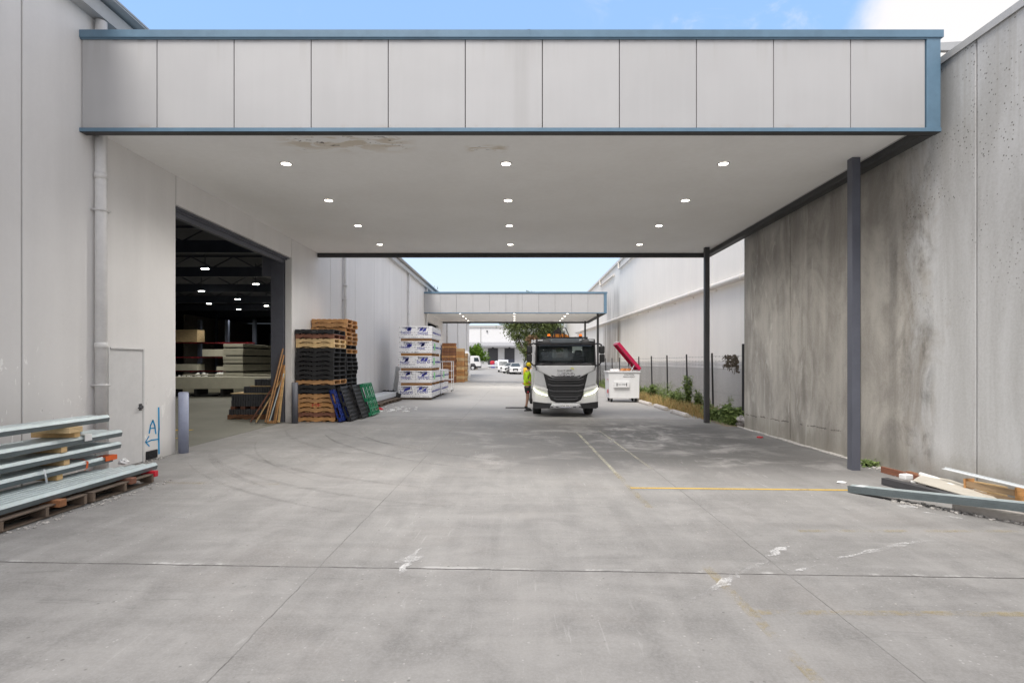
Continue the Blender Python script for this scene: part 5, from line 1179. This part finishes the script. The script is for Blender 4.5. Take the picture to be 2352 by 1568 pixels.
b = MB(); b.tube([(0, 0, 1.045), (0, 0, 1.075)], [.178, .186], 16); o = b.build('shirt_hem', M['hired'], PE)
b = MB(); b.box(.0, .07, -.235, -.20, .72, .77); b.build('shorts_logo', M['print_red'], PE, bevel=.01)
for y, x in ((.12, -.03), (-.14, -.05)):
    skinned('boot', [(x, y, .20), (x, y, .07), (x + .10, y, .055), (x + .20, y, .045)], [(0, 1), (1, 2), (2, 3)], [.058, .062, .056, .048], M['boot'], PE, 1)
    b = MB(); b.prism([(x - .07, y - .045), (x + .17, y - .05), (x + .25, y), (x + .17, y + .05), (x - .07, y + .045)], .0, .025, 'z'); b.build('boot_sole', M['hired'] if False else M['rubber'], PE, bevel=.008)
b = MB(); b.ball((.085, 0, 1.80), (.115, .105, .105), 14, 8); b.build('cap', M['capy'], PE, smooth=True)
b = MB(); b.prism([(.15, -.08), (.27, -.055), (.29, 0), (.27, .055), (.15, .08)], 1.795, 1.81, 'z'); b.build('cap_brim', M['capy'], PE)
b = MB(); b.ball((.055, 0, 1.69), (.075, .085, .09), 12, 8); b.build('hair', M['cloth'], PE, smooth=True)
b = MB(); b.ball((.17, 0, 1.70), (.022, .016, .028), 8, 6); b.build('nose', M['skin'], PE, smooth=True)
for y in (-.033, .033):
    b = MB(); b.ball((.158, y, 1.727), (.01, .013, .008), 8, 5); b.build('eye', M['black'], PE)
    b = MB(); b.ball((.075, y * 2.75, 1.71), (.02, .012, .032), 8, 6); b.build('ear', M['skin'], PE, smooth=True)
b = MB(); b.box(.145, .158, -.025, .025, 1.648, 1.656); b.build('mouth', M['w_red'], PE)
for (wx, wy, wz), sgn in (((.34, .18, 1.10), 1), ((.26, -.22, 1.06), -1)):
    vs = [(wx, wy, wz), (wx + .04, wy, wz), (wx + .075, wy, wz)]; es = [(0, 1), (1, 2)]; rs = [(.022, .032), (.02, .04), (.016, .04)]
    hnd = skinned('hand', vs, es, rs, M['skin'], PE, 1)
    for k, (dy, L) in enumerate(((-.032, .055), (-.011, .068), (.011, .072), (.032, .062))):
        skinned('finger', [(wx + .07, wy + dy, wz), (wx + .07 + L * .6, wy + dy, wz - .008), (wx + .07 + L, wy + dy * .9, wz - .034)], [(0, 1), (1, 2)], [.010, .009, .008], M['skin'], hnd, 0, 1)
    skinned('thumb', [(wx + .025, wy - .03 * sgn, wz), (wx + .055, wy - .062 * sgn, wz - .01), (wx + .085, wy - .06 * sgn, wz - .02)], [(0, 1), (1, 2)], [.012, .011, .009], M['skin'], hnd, 0, 1)
b = MB(); b.bar((-.46, 22.0, gz(0) + .025), (.36, 22.0, gz(0) + .025), .06, .045); tag(b.build('steel_bar', M['darkgrey']), 'dark flat bar lying on the concrete beside the worker', 'bar')

# ------------------------------------------------------------------ yellow forklift behind
fl = thing('forklift', 'yellow forklift seen from behind, partly hidden by the worker', 'forklift', (1.30, 58.5, gz(1.3)))
b = MB(); b.prism([(0, .45), (0, 1.15), (.25, 1.32), (1.6, 1.32), (1.8, .9), (1.8, .35), (.2, .35)], -.58, .58, 'x'); b.build('body', M['yellow'], fl, bevel=.06)
b = MB(); b.box(-.56, .56, -.02, .3, .2, .44).box(-.5, .5, -.015, .0, .55, .8); b.build('counterweight', M['black'], fl, bevel=.03)
b = MB(); b.box(-.3, .3, .55, 1.0, 1.33, 1.5).box(-.3, .3, .5, .62, 1.5, 1.95); b.build('seat', M['darkgrey'], fl, bevel=.04)
b = MB()
for s in (-.5, .5): b.tube([(s, .25, 1.3), (s, .35, 2.1), (s, 1.7, 2.1), (s, 2.0, 1.2)], .04, 6)
for q in range(6): b.bar((-.5, .4 + q * .25, 2.1), (.5, .4 + q * .25, 2.1), .04)
b.build('overhead_guard', M['darkgrey'], fl)
b = MB()
for s in (-.35, .35): b.box(s - .05, s + .05, 2.05, 2.15, .1, 2.15).box(s - .06, s + .06, 2.16, 3.2, .08, .13)
b.build('mast', M['darkgrey'], fl)
for s in (-.46, .46): wheel(s, .45, .28, .2, fl); wheel(s, 1.75, .33, .24, fl)
b = MB(); b.ball((-.1, .8, 1.75), (.32, .3, .35), 12, 8); b.build('gas_bottle', M['galv'], fl, smooth=True)

# ------------------------------------------------------------------ waste bin with its crimson lid open
BN = thing('waste_bin', 'white steel waste bin on castors with its crimson lid propped open', 'bin', (4.47, 26.0, gz(5.2)))
w, d, z0, z1 = 1.49, 1.15, .20, 1.52
b = MB(); b.add([(.03, .02, z0), (w - .02, .02, z0), (w - .02, d, z0), (.03, d, z0), (-.03, 0, z1), (w, 0, z1), (w, d, z1), (-.03, d, z1),
                 (.02, .04, z1), (w - .05, .04, z1), (w - .05, d - .05, z1), (.02, d - .05, z1), (.06, .06, .5), (w - .07, .06, .5), (w - .07, d - .07, .5), (.06, d - .07, .5)],
                [(3, 2, 1, 0), (0, 1, 5, 4), (1, 2, 6, 5), (2, 3, 7, 6), (3, 0, 4, 7), (4, 5, 9, 8), (5, 6, 10, 9), (6, 7, 11, 10), (7, 4, 8, 11), (8, 9, 13, 12), (9, 10, 14, 13), (10, 11, 15, 14), (11, 8, 12, 15), (12, 13, 14, 15)])
b.build('body', M['bin'], BN, bevel=.012)
b = MB(); b.box(-.06, w + .03, -.045, .0, z1 - .07, z1 + .0); b.box(-.075, -.032, -.04, d, z1 - .06, z1 + .005); b.box(w + .001, w + .04, 0, d, z1 - .06, z1 + .005); b.build('rim', M['bin'], BN, bevel=.01)
b = MB(); b.box(.22, .98, -.10, -.0, .72, 1.02); pk = b.build('fork_pocket', M['bin'], BN, bevel=.015)
b = MB(); textmesh(b, 'NO STEP', .085, face_front(.60, -.103, .87), .002, 1.1); b.bar((.37, -.102, .80), (.37, -.102, .94), .045, .004); b.bar((.83, -.102, .80), (.83, -.102, .94), .045, .004); b.build('pocket_text', M['print_black'], pk)
b = MB(); textmesh(b, 'CAUTION', .095, face_front(.98, -.002, 1.34), .002, 1.1); textmesh(b, 'PINCH POINT', .085, face_front(.98, -.002, 1.235), .002, 1.1); b.build('warning_text', M['print_black'], BN)
b = MB(); b.box(-.035, -.02, .1, .32, .45, .62).box(-.035, -.02, .1, .4, 1.1, 1.12); b.build('side_label', M['print_red'], BN)
for x in (.15, w - .15):
    for y in (.18, d - .18):
        b = MB(); b.cyl((x - .03, y, .085), (x + .03, y, .085), .085, 14); cs = b.build('castor', M['rubber'], BN); b = MB(); b.box(x - .05, x - .035, y - .05, y + .05, .06, .19).box(x + .035, x + .05, y - .05, y + .05, .06, .19).box(x - .05, x + .05, y - .05, y + .05, .185, .199); b.build('castor_fork', M['black'], cs)
ld_ = MB(); Ml = Matrix.Translation((w - .0, 0, z1 + .03)) @ Matrix.Rotation(R(50), 4, 'Y')      # lid hinged on the right edge, swung up
ld_.box(-1.68, -.02, -.03, d + .03, .10, .125, Ml)
for y0 in (-.03, d + .005): ld_.box(-1.68, -.02, y0, y0 + .025, -.02, .099, Ml)
ld_.box(-1.68, -1.655, -.004, d + .004, -.02, .099, Ml); ld_.box(-.045, -.02, -.004, d + .004, -.02, .099, Ml)
for q in range(5): ld_.box(-1.62, -.08, .12 + q * .22, .16 + q * .22, .126, .155, Ml)
lid = ld_.build('lid', M['crimson'], BN, bevel=.008)
ld_ = MB(); ld_.tube([Ml @ Vector((-1.72, .05, .1)), Ml @ Vector((-1.74, d / 2, .1)), Ml @ Vector((-1.72, d - .05, .1))], .02, 6); ld_.build('lid_handle', M['foam'], lid)
b = MB()
for y in (.06, d - .06): b.bar((w - .42, y, z1), (w - .22, y, z1 + .34), .035)
b.build('lid_stay', M['sheet'], BN)
b = MB()
for i in range(6): b.ball((.75 + i * .08, .35 + (i % 3) * .18, z1 + .02), (.16, .16, .10), 8, 6, .2)
tag(b.build('rubbish_bag', mat('orange_sack', (.60, .25, .08), .5, var=.3)), 'orange rubbish sack heaped inside the white waste bin', 'rubbish bag').location = BN.location
b = MB()
for i in range(4): b.ball((.25 + i * .09, .5, z1 + .0), (.12, .14, .09), 8, 6, .3)
tag(b.build('rubbish_bag', M['foam']), 'white plastic rubbish at the left of the waste bin', 'rubbish bag').location = BN.location

# ------------------------------------------------------------------ wheel stops
prof = [(0, 0), (.20, 0), (.20, .08), (.15, .14), (.05, .14), (0, .08)]
ws = None
for i, (y, lb) in enumerate(((18.98, 'cast concrete wheel stop nearest the canopy column'), (21.7, 'middle cast concrete wheel stop of the clean three'), (24.1, 'cast concrete wheel stop just right of the waste bin'), (26.5, 'dirty dark concrete wheel stop half hidden by the waste bin'), (29.4, 'cast concrete wheel stop behind the truck and the bin'))):
    if ws is None: b = MB(); b.prism(prof, 0, 1.75, 'y'); ws = b.build('wheel_stop', M['concrete_block'], bevel=.015); o = ws
    else: o = ws.copy(); COL.objects.link(o)
    o.location = (5.93 + (.0, .02, -.03, -.02, .03)[i], y, gz(6) + .004); o.rotation_euler = (0, 0, R((.6, -.8, 1.2, 0, .5)[i])); tag(o, lb, 'wheel stop', 'concrete wheel stops along the fence')
o.location.x = 5.95

# ------------------------------------------------------------------ chain link fence
FNX = 7.2; FE = 60.0
fn = thing('wire_fence', 'black post chain link fence with barbed wire in front of the pale shed', 'fence', (FNX, 17, gz(FNX)))
ys_ = [17.05] + [19.65 + 2.95 * i for i in range(14)]
for i, y in enumerate(ys_):
    b = MB(); h = 2.55 if i == 0 else 2.30; b.cyl((FNX, y, gz(7.2) - .1), (FNX + (0 if i == 0 else -.05), y, gz(7.2) + h), .045 if i == 0 else .034, 10); b.build('post', M['black'], fn, world=True)
b = MB(); ya, yb, zb_, zt_ = 17.05, ys_[-1], gz(7.2) + .05, gz(7.2) + 1.75
step = .085; n = int((yb - ya + zt_ - zb_) / step); H = zt_ - zb_
def wire(y0, z0, y1, z1, r=.0022):
    b.add([(FNX + .04 - r, y0 - r, z0), (FNX + .04 + r, y0 + r, z0), (FNX + .04 + r, y1 + r, z1), (FNX + .04 - r, y1 - r, z1)], [(0, 1, 2, 3)])
    b.add([(FNX + .04 + r, y0 - r, z0), (FNX + .04 - r, y0 + r, z0), (FNX + .04 - r, y1 + r, z1), (FNX + .04 + r, y1 - r, z1)], [(0, 1, 2, 3)])
for i in range(n):
    s0 = ya - H + i * step
    a, c = max(s0, ya), min(s0 + H, yb)
    if c > a:
        wire(a, zb_ + (a - s0), c, zb_ + (c - s0)); wire(a, zt_ - (a - s0), c, zt_ - (c - s0))
b.build('chain_link', M['wire'], fn, world=True)
b = MB()
for z, r in ((zt_ + .005, .005), (zb_ + .85, .004), (zt_ + .14, .005), (zt_ + .28, .005), (zt_ + .44, .005)):
    for p, q in zip(ys_[:-1], ys_[1:]):
        b.tube([(FNX + .035, p + (q - p) * t, z - .03 * math.sin(math.pi * t) * (1 if z > zt_ else .4)) for t in (0, .25, .5, .75, 1)], r, 5)
        if z > zt_ + .1:
            for t in range(8): yy = p + (q - p) * (t + .5) / 8; b.bar((FNX + .02, yy, z - .04), (FNX + .05, yy + .02, z + .01), .008)
b.build('line_wire', M['wire'], fn, world=True)
b = MB(); rv = random.Random(9)
for i in range(46):
    y = rv.uniform(17.5, 18.7); z = gz(7.2) + rv.choice([2.15, 2.02, 2.15, 1.86]) ; p = Vector((FNX, y, z)); pts = [p]
    for k in range(5): p = p + Vector((rv.uniform(-.03, .03), rv.uniform(-.12, .12), rv.uniform(-.10, .04))); pts.append(p)
    b.tube(pts, rv.uniform(.006, .016), 5)
for k in range(90): y = rv.uniform(17.4, 18.6); b.box(-.03, .03, -.04, .04, -.002, .002, Matrix.Translation((FNX, y, gz(7.2) + rv.uniform(1.82, 2.2) - .2 * (y < 17.6))) @ Matrix.Rotation(rv.uniform(0, 3), 4, 'Y') @ Matrix.Rotation(rv.uniform(0, 3), 4, 'X'))
tag(b.build('dead_vine', M['vine']), 'dead brown vine tangled in the barbed wire at the near end of the fence', 'vine')
b = MB()
for i in range(14): b.ball((6.92 + rv.uniform(-.12, .1), 16.35 + rv.uniform(-.1, .25), gz(7) + .06 + rv.uniform(0, .22)), (.10, .10, .07), 7, 5, .3)
tag(b.build('rag_heap', mat('rag', (.33, .31, .31), .8, var=.5, scale=9)), 'heap of grey rags at the end of the concrete wall', 'rags')
b = MB(); b.box(-.07, .07, -.05, .05, 0, .03); o = b.build('scrap', M['print_red']); o.location = (6.3, 13.9, gz(6.3) + .003); o.rotation_euler = (0, 0, .7); tag(o, 'red plastic scrap on the ground beside the concrete wall', 'rubbish')

# ------------------------------------------------------------------ weeds
def weed(loc, h, n, spread, m, label, stems=6, leaf=.05, grp='weeds along the fence', flower=None):
    t = thing('weed', label, 'plant', loc, group=grp); r = random.Random(int(loc[1] * 977 + h * 31)); b = MB(); s_ = MB(); f_ = MB()
    n = int(n * 1.7); leaf *= 1.15
    for k in range(stems):
        a = r.uniform(0, 6.28); tip = Vector((math.cos(a) * spread * r.uniform(.3, 1), math.sin(a) * spread * r.uniform(.3, 1), h * r.uniform(.55, 1))); mid = tip * .5 + Vector((0, 0, h * .12))
        s_.tube([(0, 0, 0), mid, tip], [.010, .007, .004], 5)
        for q in range(n):
            u = r.uniform(.12, 1); p = (mid * (u * 2) if u < .5 else mid + (tip - mid) * (u * 2 - 1)) + Vector((r.gauss(0, .03 + spread * .1), r.gauss(0, .03 + spread * .1), r.gauss(0, .02)))
            L = leaf * r.uniform(.6, 1.4) * (1.35 - u * .7); w = L * .45; Mx = Matrix.Translation(p) @ Matrix.Rotation(r.uniform(0, 6.28), 4, 'Z') @ Matrix.Rotation(r.uniform(-.9, .6), 4, 'X')
            b.add([Mx @ Vector(v) for v in ((0, 0, 0), (w, L * .5, .01), (0, L, -.01), (-w, L * .5, .01))], [(0, 1, 2, 3)])
        if flower: f_.ball(tip, (.022, .022, .016), 7, 5, .2)
    b.build('leaves', m, t); s_.build('stems', M['weed'], t)
    if flower: f_.build('flowers', M[flower], t)
    return t
for (x, y, h, n, sp_, st, lf, lb) in ((6.85, 16.75, .32, 40, .30, 12, .11, 'low leafy green weed at the end of the concrete wall'), (6.9, 17.3, .62, 60, .42, 12, .13, 'large broad leafed weed between the column and the fence end post'),
                                  (6.95, 17.5, 1.25, 30, .08, 2, .06, 'tall thin weed spire rising from the broad leafed clump'), (6.75, 18.2, .40, 50, .35, 10, .10, 'low bushy weed just left of the canopy column'),
                                  (6.9, 19.4, .70, 34, .22, 6, .08, 'dark upright weed behind the nearest wheel stop'), (6.95, 20.4, .95, 50, .20, 7, .08, 'mid height weed between two black fence posts'),
                                  (6.9, 21.6, 1.45, 60, .22, 7, .09, 'tallest bright green weed with pointed stems by the fence'), (6.9, 23.4, .9, 60, .40, 10, .07, 'feathery green weed behind the middle wheel stop'),
                                  (6.95, 25.2, 1.1, 34, .45, 9, .05, 'wispy tall weed with thin bare stems by the fence'), (6.9, 27.0, .95, 50, .28, 8, .09, 'leafy green weed behind the third wheel stop'),
                                  (6.9, 29.6, .7, 50, .3, 8, .08, 'green weed right beside the waste bin'), (6.85, 40.0, .8, 60, .6, 12, .10, 'dark weed clump beyond the waste bin')):
    weed((x, y, gz(x) + .005), h, n, sp_, M['weed'], lb, st, lf)
for (x, y, h, st) in ((6.8, 18.9, .5, 7), (6.85, 22.4, .8, 8), (6.8, 24.3, .6, 8), (6.95, 26.1, 1.0, 7), (6.85, 28.2, .8, 8)):
    weed((x, y, gz(x) + .005), h, 40, .35, M['weed'], {18.9: 'thin green weed tuft beside the dark upright weed', 22.4: 'loose green weed right behind the tallest one', 24.3: 'sprawling green weed low against the straw grass', 26.1: 'upright green weed just before the leafy one by the third stop', 28.2: 'green weed between the leafy one and the waste bin'}[y], st, .06)
weed((6.5, 6.75, gz(6.5)), .72, 5, .16, M['weed'], 'thin weed with yellow flowers in front of the wooden crate', 5, .05, 'weeds by the concrete wall', 'petal')
weed((6.65, 10.15, gz(6.6)), .10, 26, .16, M['weed'], 'low green weed tuft at the wall behind the blue grey column', 9, .05, 'weeds by the concrete wall')
weed((5.75, 5.35, gz(6)), .22, 22, .14, M['weed'], 'small weed growing under the sloping steel bundle', 6, .06, 'weeds by the concrete wall')
def grass(n, fx, m, label, hh):
    b = MB()
    for i in range(n):
        x, y = fx(); h = hh * random.uniform(.4, 1.2); a = random.uniform(0, 6.28); w = .006; l = Vector((math.cos(a), math.sin(a), 0)) * h * random.uniform(.2, .9); p = Vector((x, y, gz(x, y))); s = Vector((-math.sin(a), math.cos(a), 0)) * w
        b.add([p - s, p + s, p + l * .5 + s * .7 + Vector((0, 0, h * .7)), p + l * .5 - s * .7 + Vector((0, 0, h * .7)), p + l + Vector((0, 0, h))], [(0, 1, 2, 3), (3, 2, 4)])
    return tag(b.build('grass', m), label, 'grass', kind='stuff')
grass(5200, lambda: (random.gauss(6.72, .22), 18.4 + 17 * random.random() ** 1.1), M['dry'], 'dry straw coloured grass along the fence foot', .42)
grass(4000, lambda: (random.gauss(6.95, .22), 16.6 + 30 * random.random() ** 1.4), M['weed'], 'short green grass among the weeds', .36)
grass(2500, lambda: (random.uniform(6.9, 8.5), random.uniform(36, 70)), M['weed'], 'green ground cover between fence and shed', .35)

# ------------------------------------------------------------------ trees
def tree(name, label, loc, blobs, n, leaf, m, trunk, seed, limbs=8):
    t = thing(name, label, 'tree', loc); r = random.Random(seed); b = MB(); tot = sum(q[3] ** 2 for q in blobs)
    for (x, y, z, rad) in blobs:
        ncl = max(3, int(n * rad ** 2 / tot / 26))
        for c in range(ncl):
            d = Vector((r.gauss(0, 1), r.gauss(0, 1), r.gauss(0, .8))).normalized() * rad * r.uniform(.45, 1.05); cc = Vector((x, y, z)) + d; cs = rad * r.uniform(.14, .30)
            for q in range(26):
                p = cc + Vector((r.gauss(0, cs), r.gauss(0, cs), r.gauss(0, cs * .75))); L = leaf * r.uniform(.6, 1.4)
                Mx = Matrix.Translation(p) @ Matrix.Rotation(r.uniform(0, 6.28), 4, 'Z') @ Matrix.Rotation(r.uniform(0, 6.28), 4, 'X')
                b.add([Mx @ Vector(v) for v in ((0, 0, 0), (L * .3, L * .5, 0), (0, L, 0), (-L * .3, L * .5, 0))], [(0, 1, 2, 3)])
    b.build('crown', m, t)
    b = MB(); b.tube(trunk, [.26, .2, .15, .1][:len(trunk)], 9)
    base = Vector(trunk[1])
    for (x, y, z, rad) in blobs[:limbs]: b.tube([base, base * .45 + Vector((x, y, z)) * .55 + Vector((0, 0, -.3)), (x, y, z)], [.12, .08, .03], 6)
    b.build('trunk', M['bark'], t); return t
tree('gum_tree', 'tall gum tree with hanging grey green foliage beside the parked cars', (1.6, 92, gz(0, 92)),
     [(0, 0, 9.5, 2.6), (-2.2, 0, 8.6, 2.0), (2.4, .5, 8.8, 2.3), (-1.6, .3, 6.4, 1.4), (4.2, 0, 7.6, 2.0), (.8, 0, 6.0, 1.5), (.3, .4, 11.4, 2.2), (-.9, 0, 4.6, .9), (.6, -.3, 3.6, 1.2), (2.6, 0, 5.4, 1.6), (3.4, 0, 10.6, 2.0), (.4, 0, 2.4, .9)], 24000, .30, M['gum'], [(0, 0, -.1), (.15, 0, 2.6), (0, 0, 5.5), (.2, 0, 9.0)], 3, 8)
tree('palm_like_shrub', 'brown fronded shrub standing among the gum leaves behind the truck', (2.6, 88, gz(0, 88)), [(0, 0, 5.2, .8), (0, 0, 4.2, .7)], 900, .55, mat('rusty_fronds', (.16, .10, .05), .8, var=.4), [(0, 0, 0), (0, 0, 2.5), (0, 0, 4.5)], 8, 2)
tree('small_tree', 'small round bright green tree behind the parked white lorry', (-8.4, 112, .38), [(0, 0, 3.4, 1.5), (-1.2, 0, 3.0, 1.2), (1.3, 0, 2.6, 1.2), (.2, .2, 4.4, .9), (-1.6, 0, 4.0, .8)], 5200, .30, M['bright'], [(0, 0, -.1), (0, 0, 1.4), (0, 0, 2.8)], 5, 5)
tree('distant_tree', 'dark treetop just showing over the left warehouse roof', (-16.5, 105, .3), [(0, 0, 14.0, 1.6), (2.0, 0, 14.0, 1.0), (-2.5, 0, 13.6, 1.5)], 2600, .4, M['gum'], [(0, 0, -.1), (0, 0, 6), (0, 0, 12)], 6, 3)
tree('bushy_tree', 'broad green tree behind the truck, right of the gum tree', (7.4, 104, .3), [(0, 0, 6.2, 2.6), (-2.4, 0, 5.0, 2.0), (2.2, 0, 5.4, 2.0), (0, 0, 8.2, 1.8), (0, 0, 3.4, 1.6)], 6500, .32, M['gum'], [(0, 0, -.1), (0, 0, 2.2), (0, 0, 4)], 12, 5)

# ------------------------------------------------------------------ distant vehicles
def ute(loc, rz, label, m, tray=True, scale=1.0):
    t = thing('pickup_truck', label, 'pickup', loc, rz, 'vehicles parked at the far end of the yard')
    W2 = .92; b = MB()
    prof_ = [(0, .45), (0, .95), (.12, 1.06), (1.15, 1.14), (3.0, 1.14), (5.1, 1.14), (5.1, .5)]
    b.prism(prof_, -W2, W2, 'x'); b.build('body', m, t, bevel=.07, seg=3)
    b = MB(); b.add([(-.84, 1.25, 1.13), (.84, 1.25, 1.13), (.84, 3.3, 1.13), (-.84, 3.3, 1.13), (-.68, 1.95, 1.75), (.68, 1.95, 1.75), (.70, 3.0, 1.75), (-.70, 3.0, 1.75)], [(3, 2, 1, 0), (4, 5, 6, 7), (0, 1, 5, 4), (1, 2, 6, 5), (2, 3, 7, 6), (3, 0, 4, 7)]); cb = b.build('cabin', m, t, bevel=.05)
    b = MB(); b.add([(-.74, 1.30, 1.20), (.74, 1.30, 1.20), (.62, 1.88, 1.69), (-.62, 1.88, 1.69)], [(0, 1, 2, 3)])
    o = b.build('windscreen', M['carglass'], cb, solid=-.02); o.location = (0, -.03, .03)
    for s in (-1, 1):
        b = MB(); b.add([(s * .83, 1.6, 1.2), (s * .83, 3.1, 1.2), (s * .705, 2.85, 1.66), (s * .70, 2.0, 1.66)], [(0, 1, 2, 3)]); o = b.build('side_window', M['carglass'], cb, solid=.02); o.location = (s * .025, 0, 0)
        b = MB(); b.box(s * .76 - .15, s * .76 + .15, -.02, .05, .80, .93); b.build('headlight', M['lens'], t, bevel=.02)
        b = MB(); b.box(s * .98 - .1, s * .98 + .1, 1.42, 1.55, 1.15, 1.33); b.build('mirror', m, t, bevel=.03)
    b = MB(); b.prism([(-.42, .92), (.42, .92), (.36, .52), (-.36, .52)], -.03, .02, 'y'); b.build('grille', M['black'], t, bevel=.01)
    b = MB(); b.box(-.22, .22, -.045, -.031, .56, .68); b.build('number_plate', M['foam'], t)
    b = MB(); b.box(-.9, .9, -.05, .1, .36, .50); b.build('bumper', m, t, bevel=.03)
    b = MB(); b.box(-.8, .8, .1, 5.0, .35, .46); b.build('underbody', M['black'], t)
    for y in (.85, 3.95):
        for s in (-.76, .76): wheel(s, y, .37, .24, t)
    return t
ute((-.20, 82.5, gz(0, 82.5)), 0, 'white pickup facing the camera, the right of the parked vehicles', M['white'])
ute((-1.55, 86.5, gz(0, 86.5)), R(-16), 'white pickup parked at an angle in the middle of the far vehicles', M['white'])
ute((-.95, 84.3, gz(0, 84)), R(-6), 'dark grey car wedged between the two white pickups', mat('car_grey', (.07, .065, .065), .35, coat=.4), scale=.9).scale = (.75, .7, .78)
vn = thing('van', 'white box van at the left end of the far parked vehicles', 'van', (-2.4, 93, gz(0, 93)))
b = MB(); b.prism([(0, .4), (0, 1.1), (.5, 1.9), (1.1, 2.2), (4.9, 2.2), (4.9, .4)], -.9, .9, 'x'); b.build('body', M['white'], vn, bevel=.06)
b = MB(); b.add([(-.72, .06, 1.22), (.72, .06, 1.22), (.68, .5, 1.88), (-.68, .5, 1.88)], [(0, 1, 2, 3)]); o = b.build('windscreen', M['carglass'], vn, solid=-.02); o.location.y = -.05
for y in (.85, 4.0):
    for s in (-.78, .78): wheel(s, y, .35, .22, vn)
b = MB(); b.box(-.45, .45, -.02, .03, .6, .9); b.build('grille', M['black'], vn)
# side-on lorry
lr = thing('lorry', 'white flatbed lorry parked side on by the lawn at the far end', 'lorry', (-9.2, 107, gz(0, 107)))
b = MB(); b.prism([(.0, .75), (2.05, .75), (2.1, 1.3), (1.95, 1.75), (1.7, 2.75), (1.45, 2.85), (.12, 2.85), (0, 2.7)], -1.05, 1.05, 'y'); cb = b.build('cab', M['white'], lr, bevel=.07, seg=3)
b = MB(); b.prism([(.75, 1.75), (1.75, 1.75), (1.55, 2.5), (.75, 2.5)], -1.075, -1.045, 'y'); b.build('side_window', M['carglass'], cb)
b = MB(); b.prism([(-.05, 1.0), (.15, 1.35), (.85, 1.35), (1.15, .9), (1.15, .75), (-.05, .75)], -1.09, -1.04, 'y'); b.build('mudguard', M['darkgrey'], lr)
b = MB(); b.box(1.2, 2.08, -1.07, 1.07, .45, .85); b.build('bumper', M['darkgrey'], lr, bevel=.04)
b = MB(); b.box(-6, 2, -.45, .45, .5, .85); b.build('chassis', M['black'], lr)
b = MB(); b.box(-6.5, -.25, -1.15, 1.15, .95, 1.1).box(-.5, -.2, -1.1, 1.1, .9, 3.0); b.build('tray', M['white'], lr)
def side_wheel(x, r, parent, y=-.95):
    b = MB(); b.tube([(x, y - .14, r), (x, y - .1, r), (x, y + .1, r), (x, y + .14, r)], [r * .92, r, r, r * .92], 24); t = b.build('wheel', M['rubber'], parent); b = MB(); b.cyl((x, y - .15, r), (x, y + .1, r), r * .55, 16); b.build('rim', M['silver'], t)
for x in (.5, -4.5):
    for y in (-.95, .95): side_wheel(x, .48, lr, y)
b = MB(); b.box(1.55, 1.62, -1.3, -1.08, 1.9, 2.3); b.build('mirror', M['black'], lr)
b = MB(); b.box(-6.4, -1.6, 118, 118.06, .95, 1.35)
for x in (-6.3, -4.8, -3.3, -1.7): b.box(x, x + .08, 118.07, 118.15, .4, 1.4)
tag(b.build('road_barrier', M['sheet']), 'low pale rail barrier beyond the lawn at the far end', 'barrier')
for i, (x, m, lb) in enumerate(((-5.5, 'red_cloth', 'red covered load on the far road behind the barrier'), (-4.6, 'sheet', 'white covered load beside the red one on the far road'), (-5.3, 'print_blue', 'blue crate under the red covered load on the far road'))):
    b = MB(); b.ball((0, 0, .35), (.6 if i < 2 else .5, .4, .38), 9, 6, .15); b.box(-.5, .5, -.35, .35, -.1, .3); o = b.build('covered_load', M[m]); o.location = (x, 122 - (i == 2), gz(0, 122) + (1.0 if i < 2 else .25)); tag(o, lb, 'load', 'bright loads on the far road')
b = MB(); b.box(-3.6, -.6, 127, 128, .55, 2.6); o = b.build('parked_trailer', mat('trailer_navy', (.03, .035, .06), .5), bevel=.03); tag(o, 'dark blue trailer body parked before the roller doors', 'trailer')
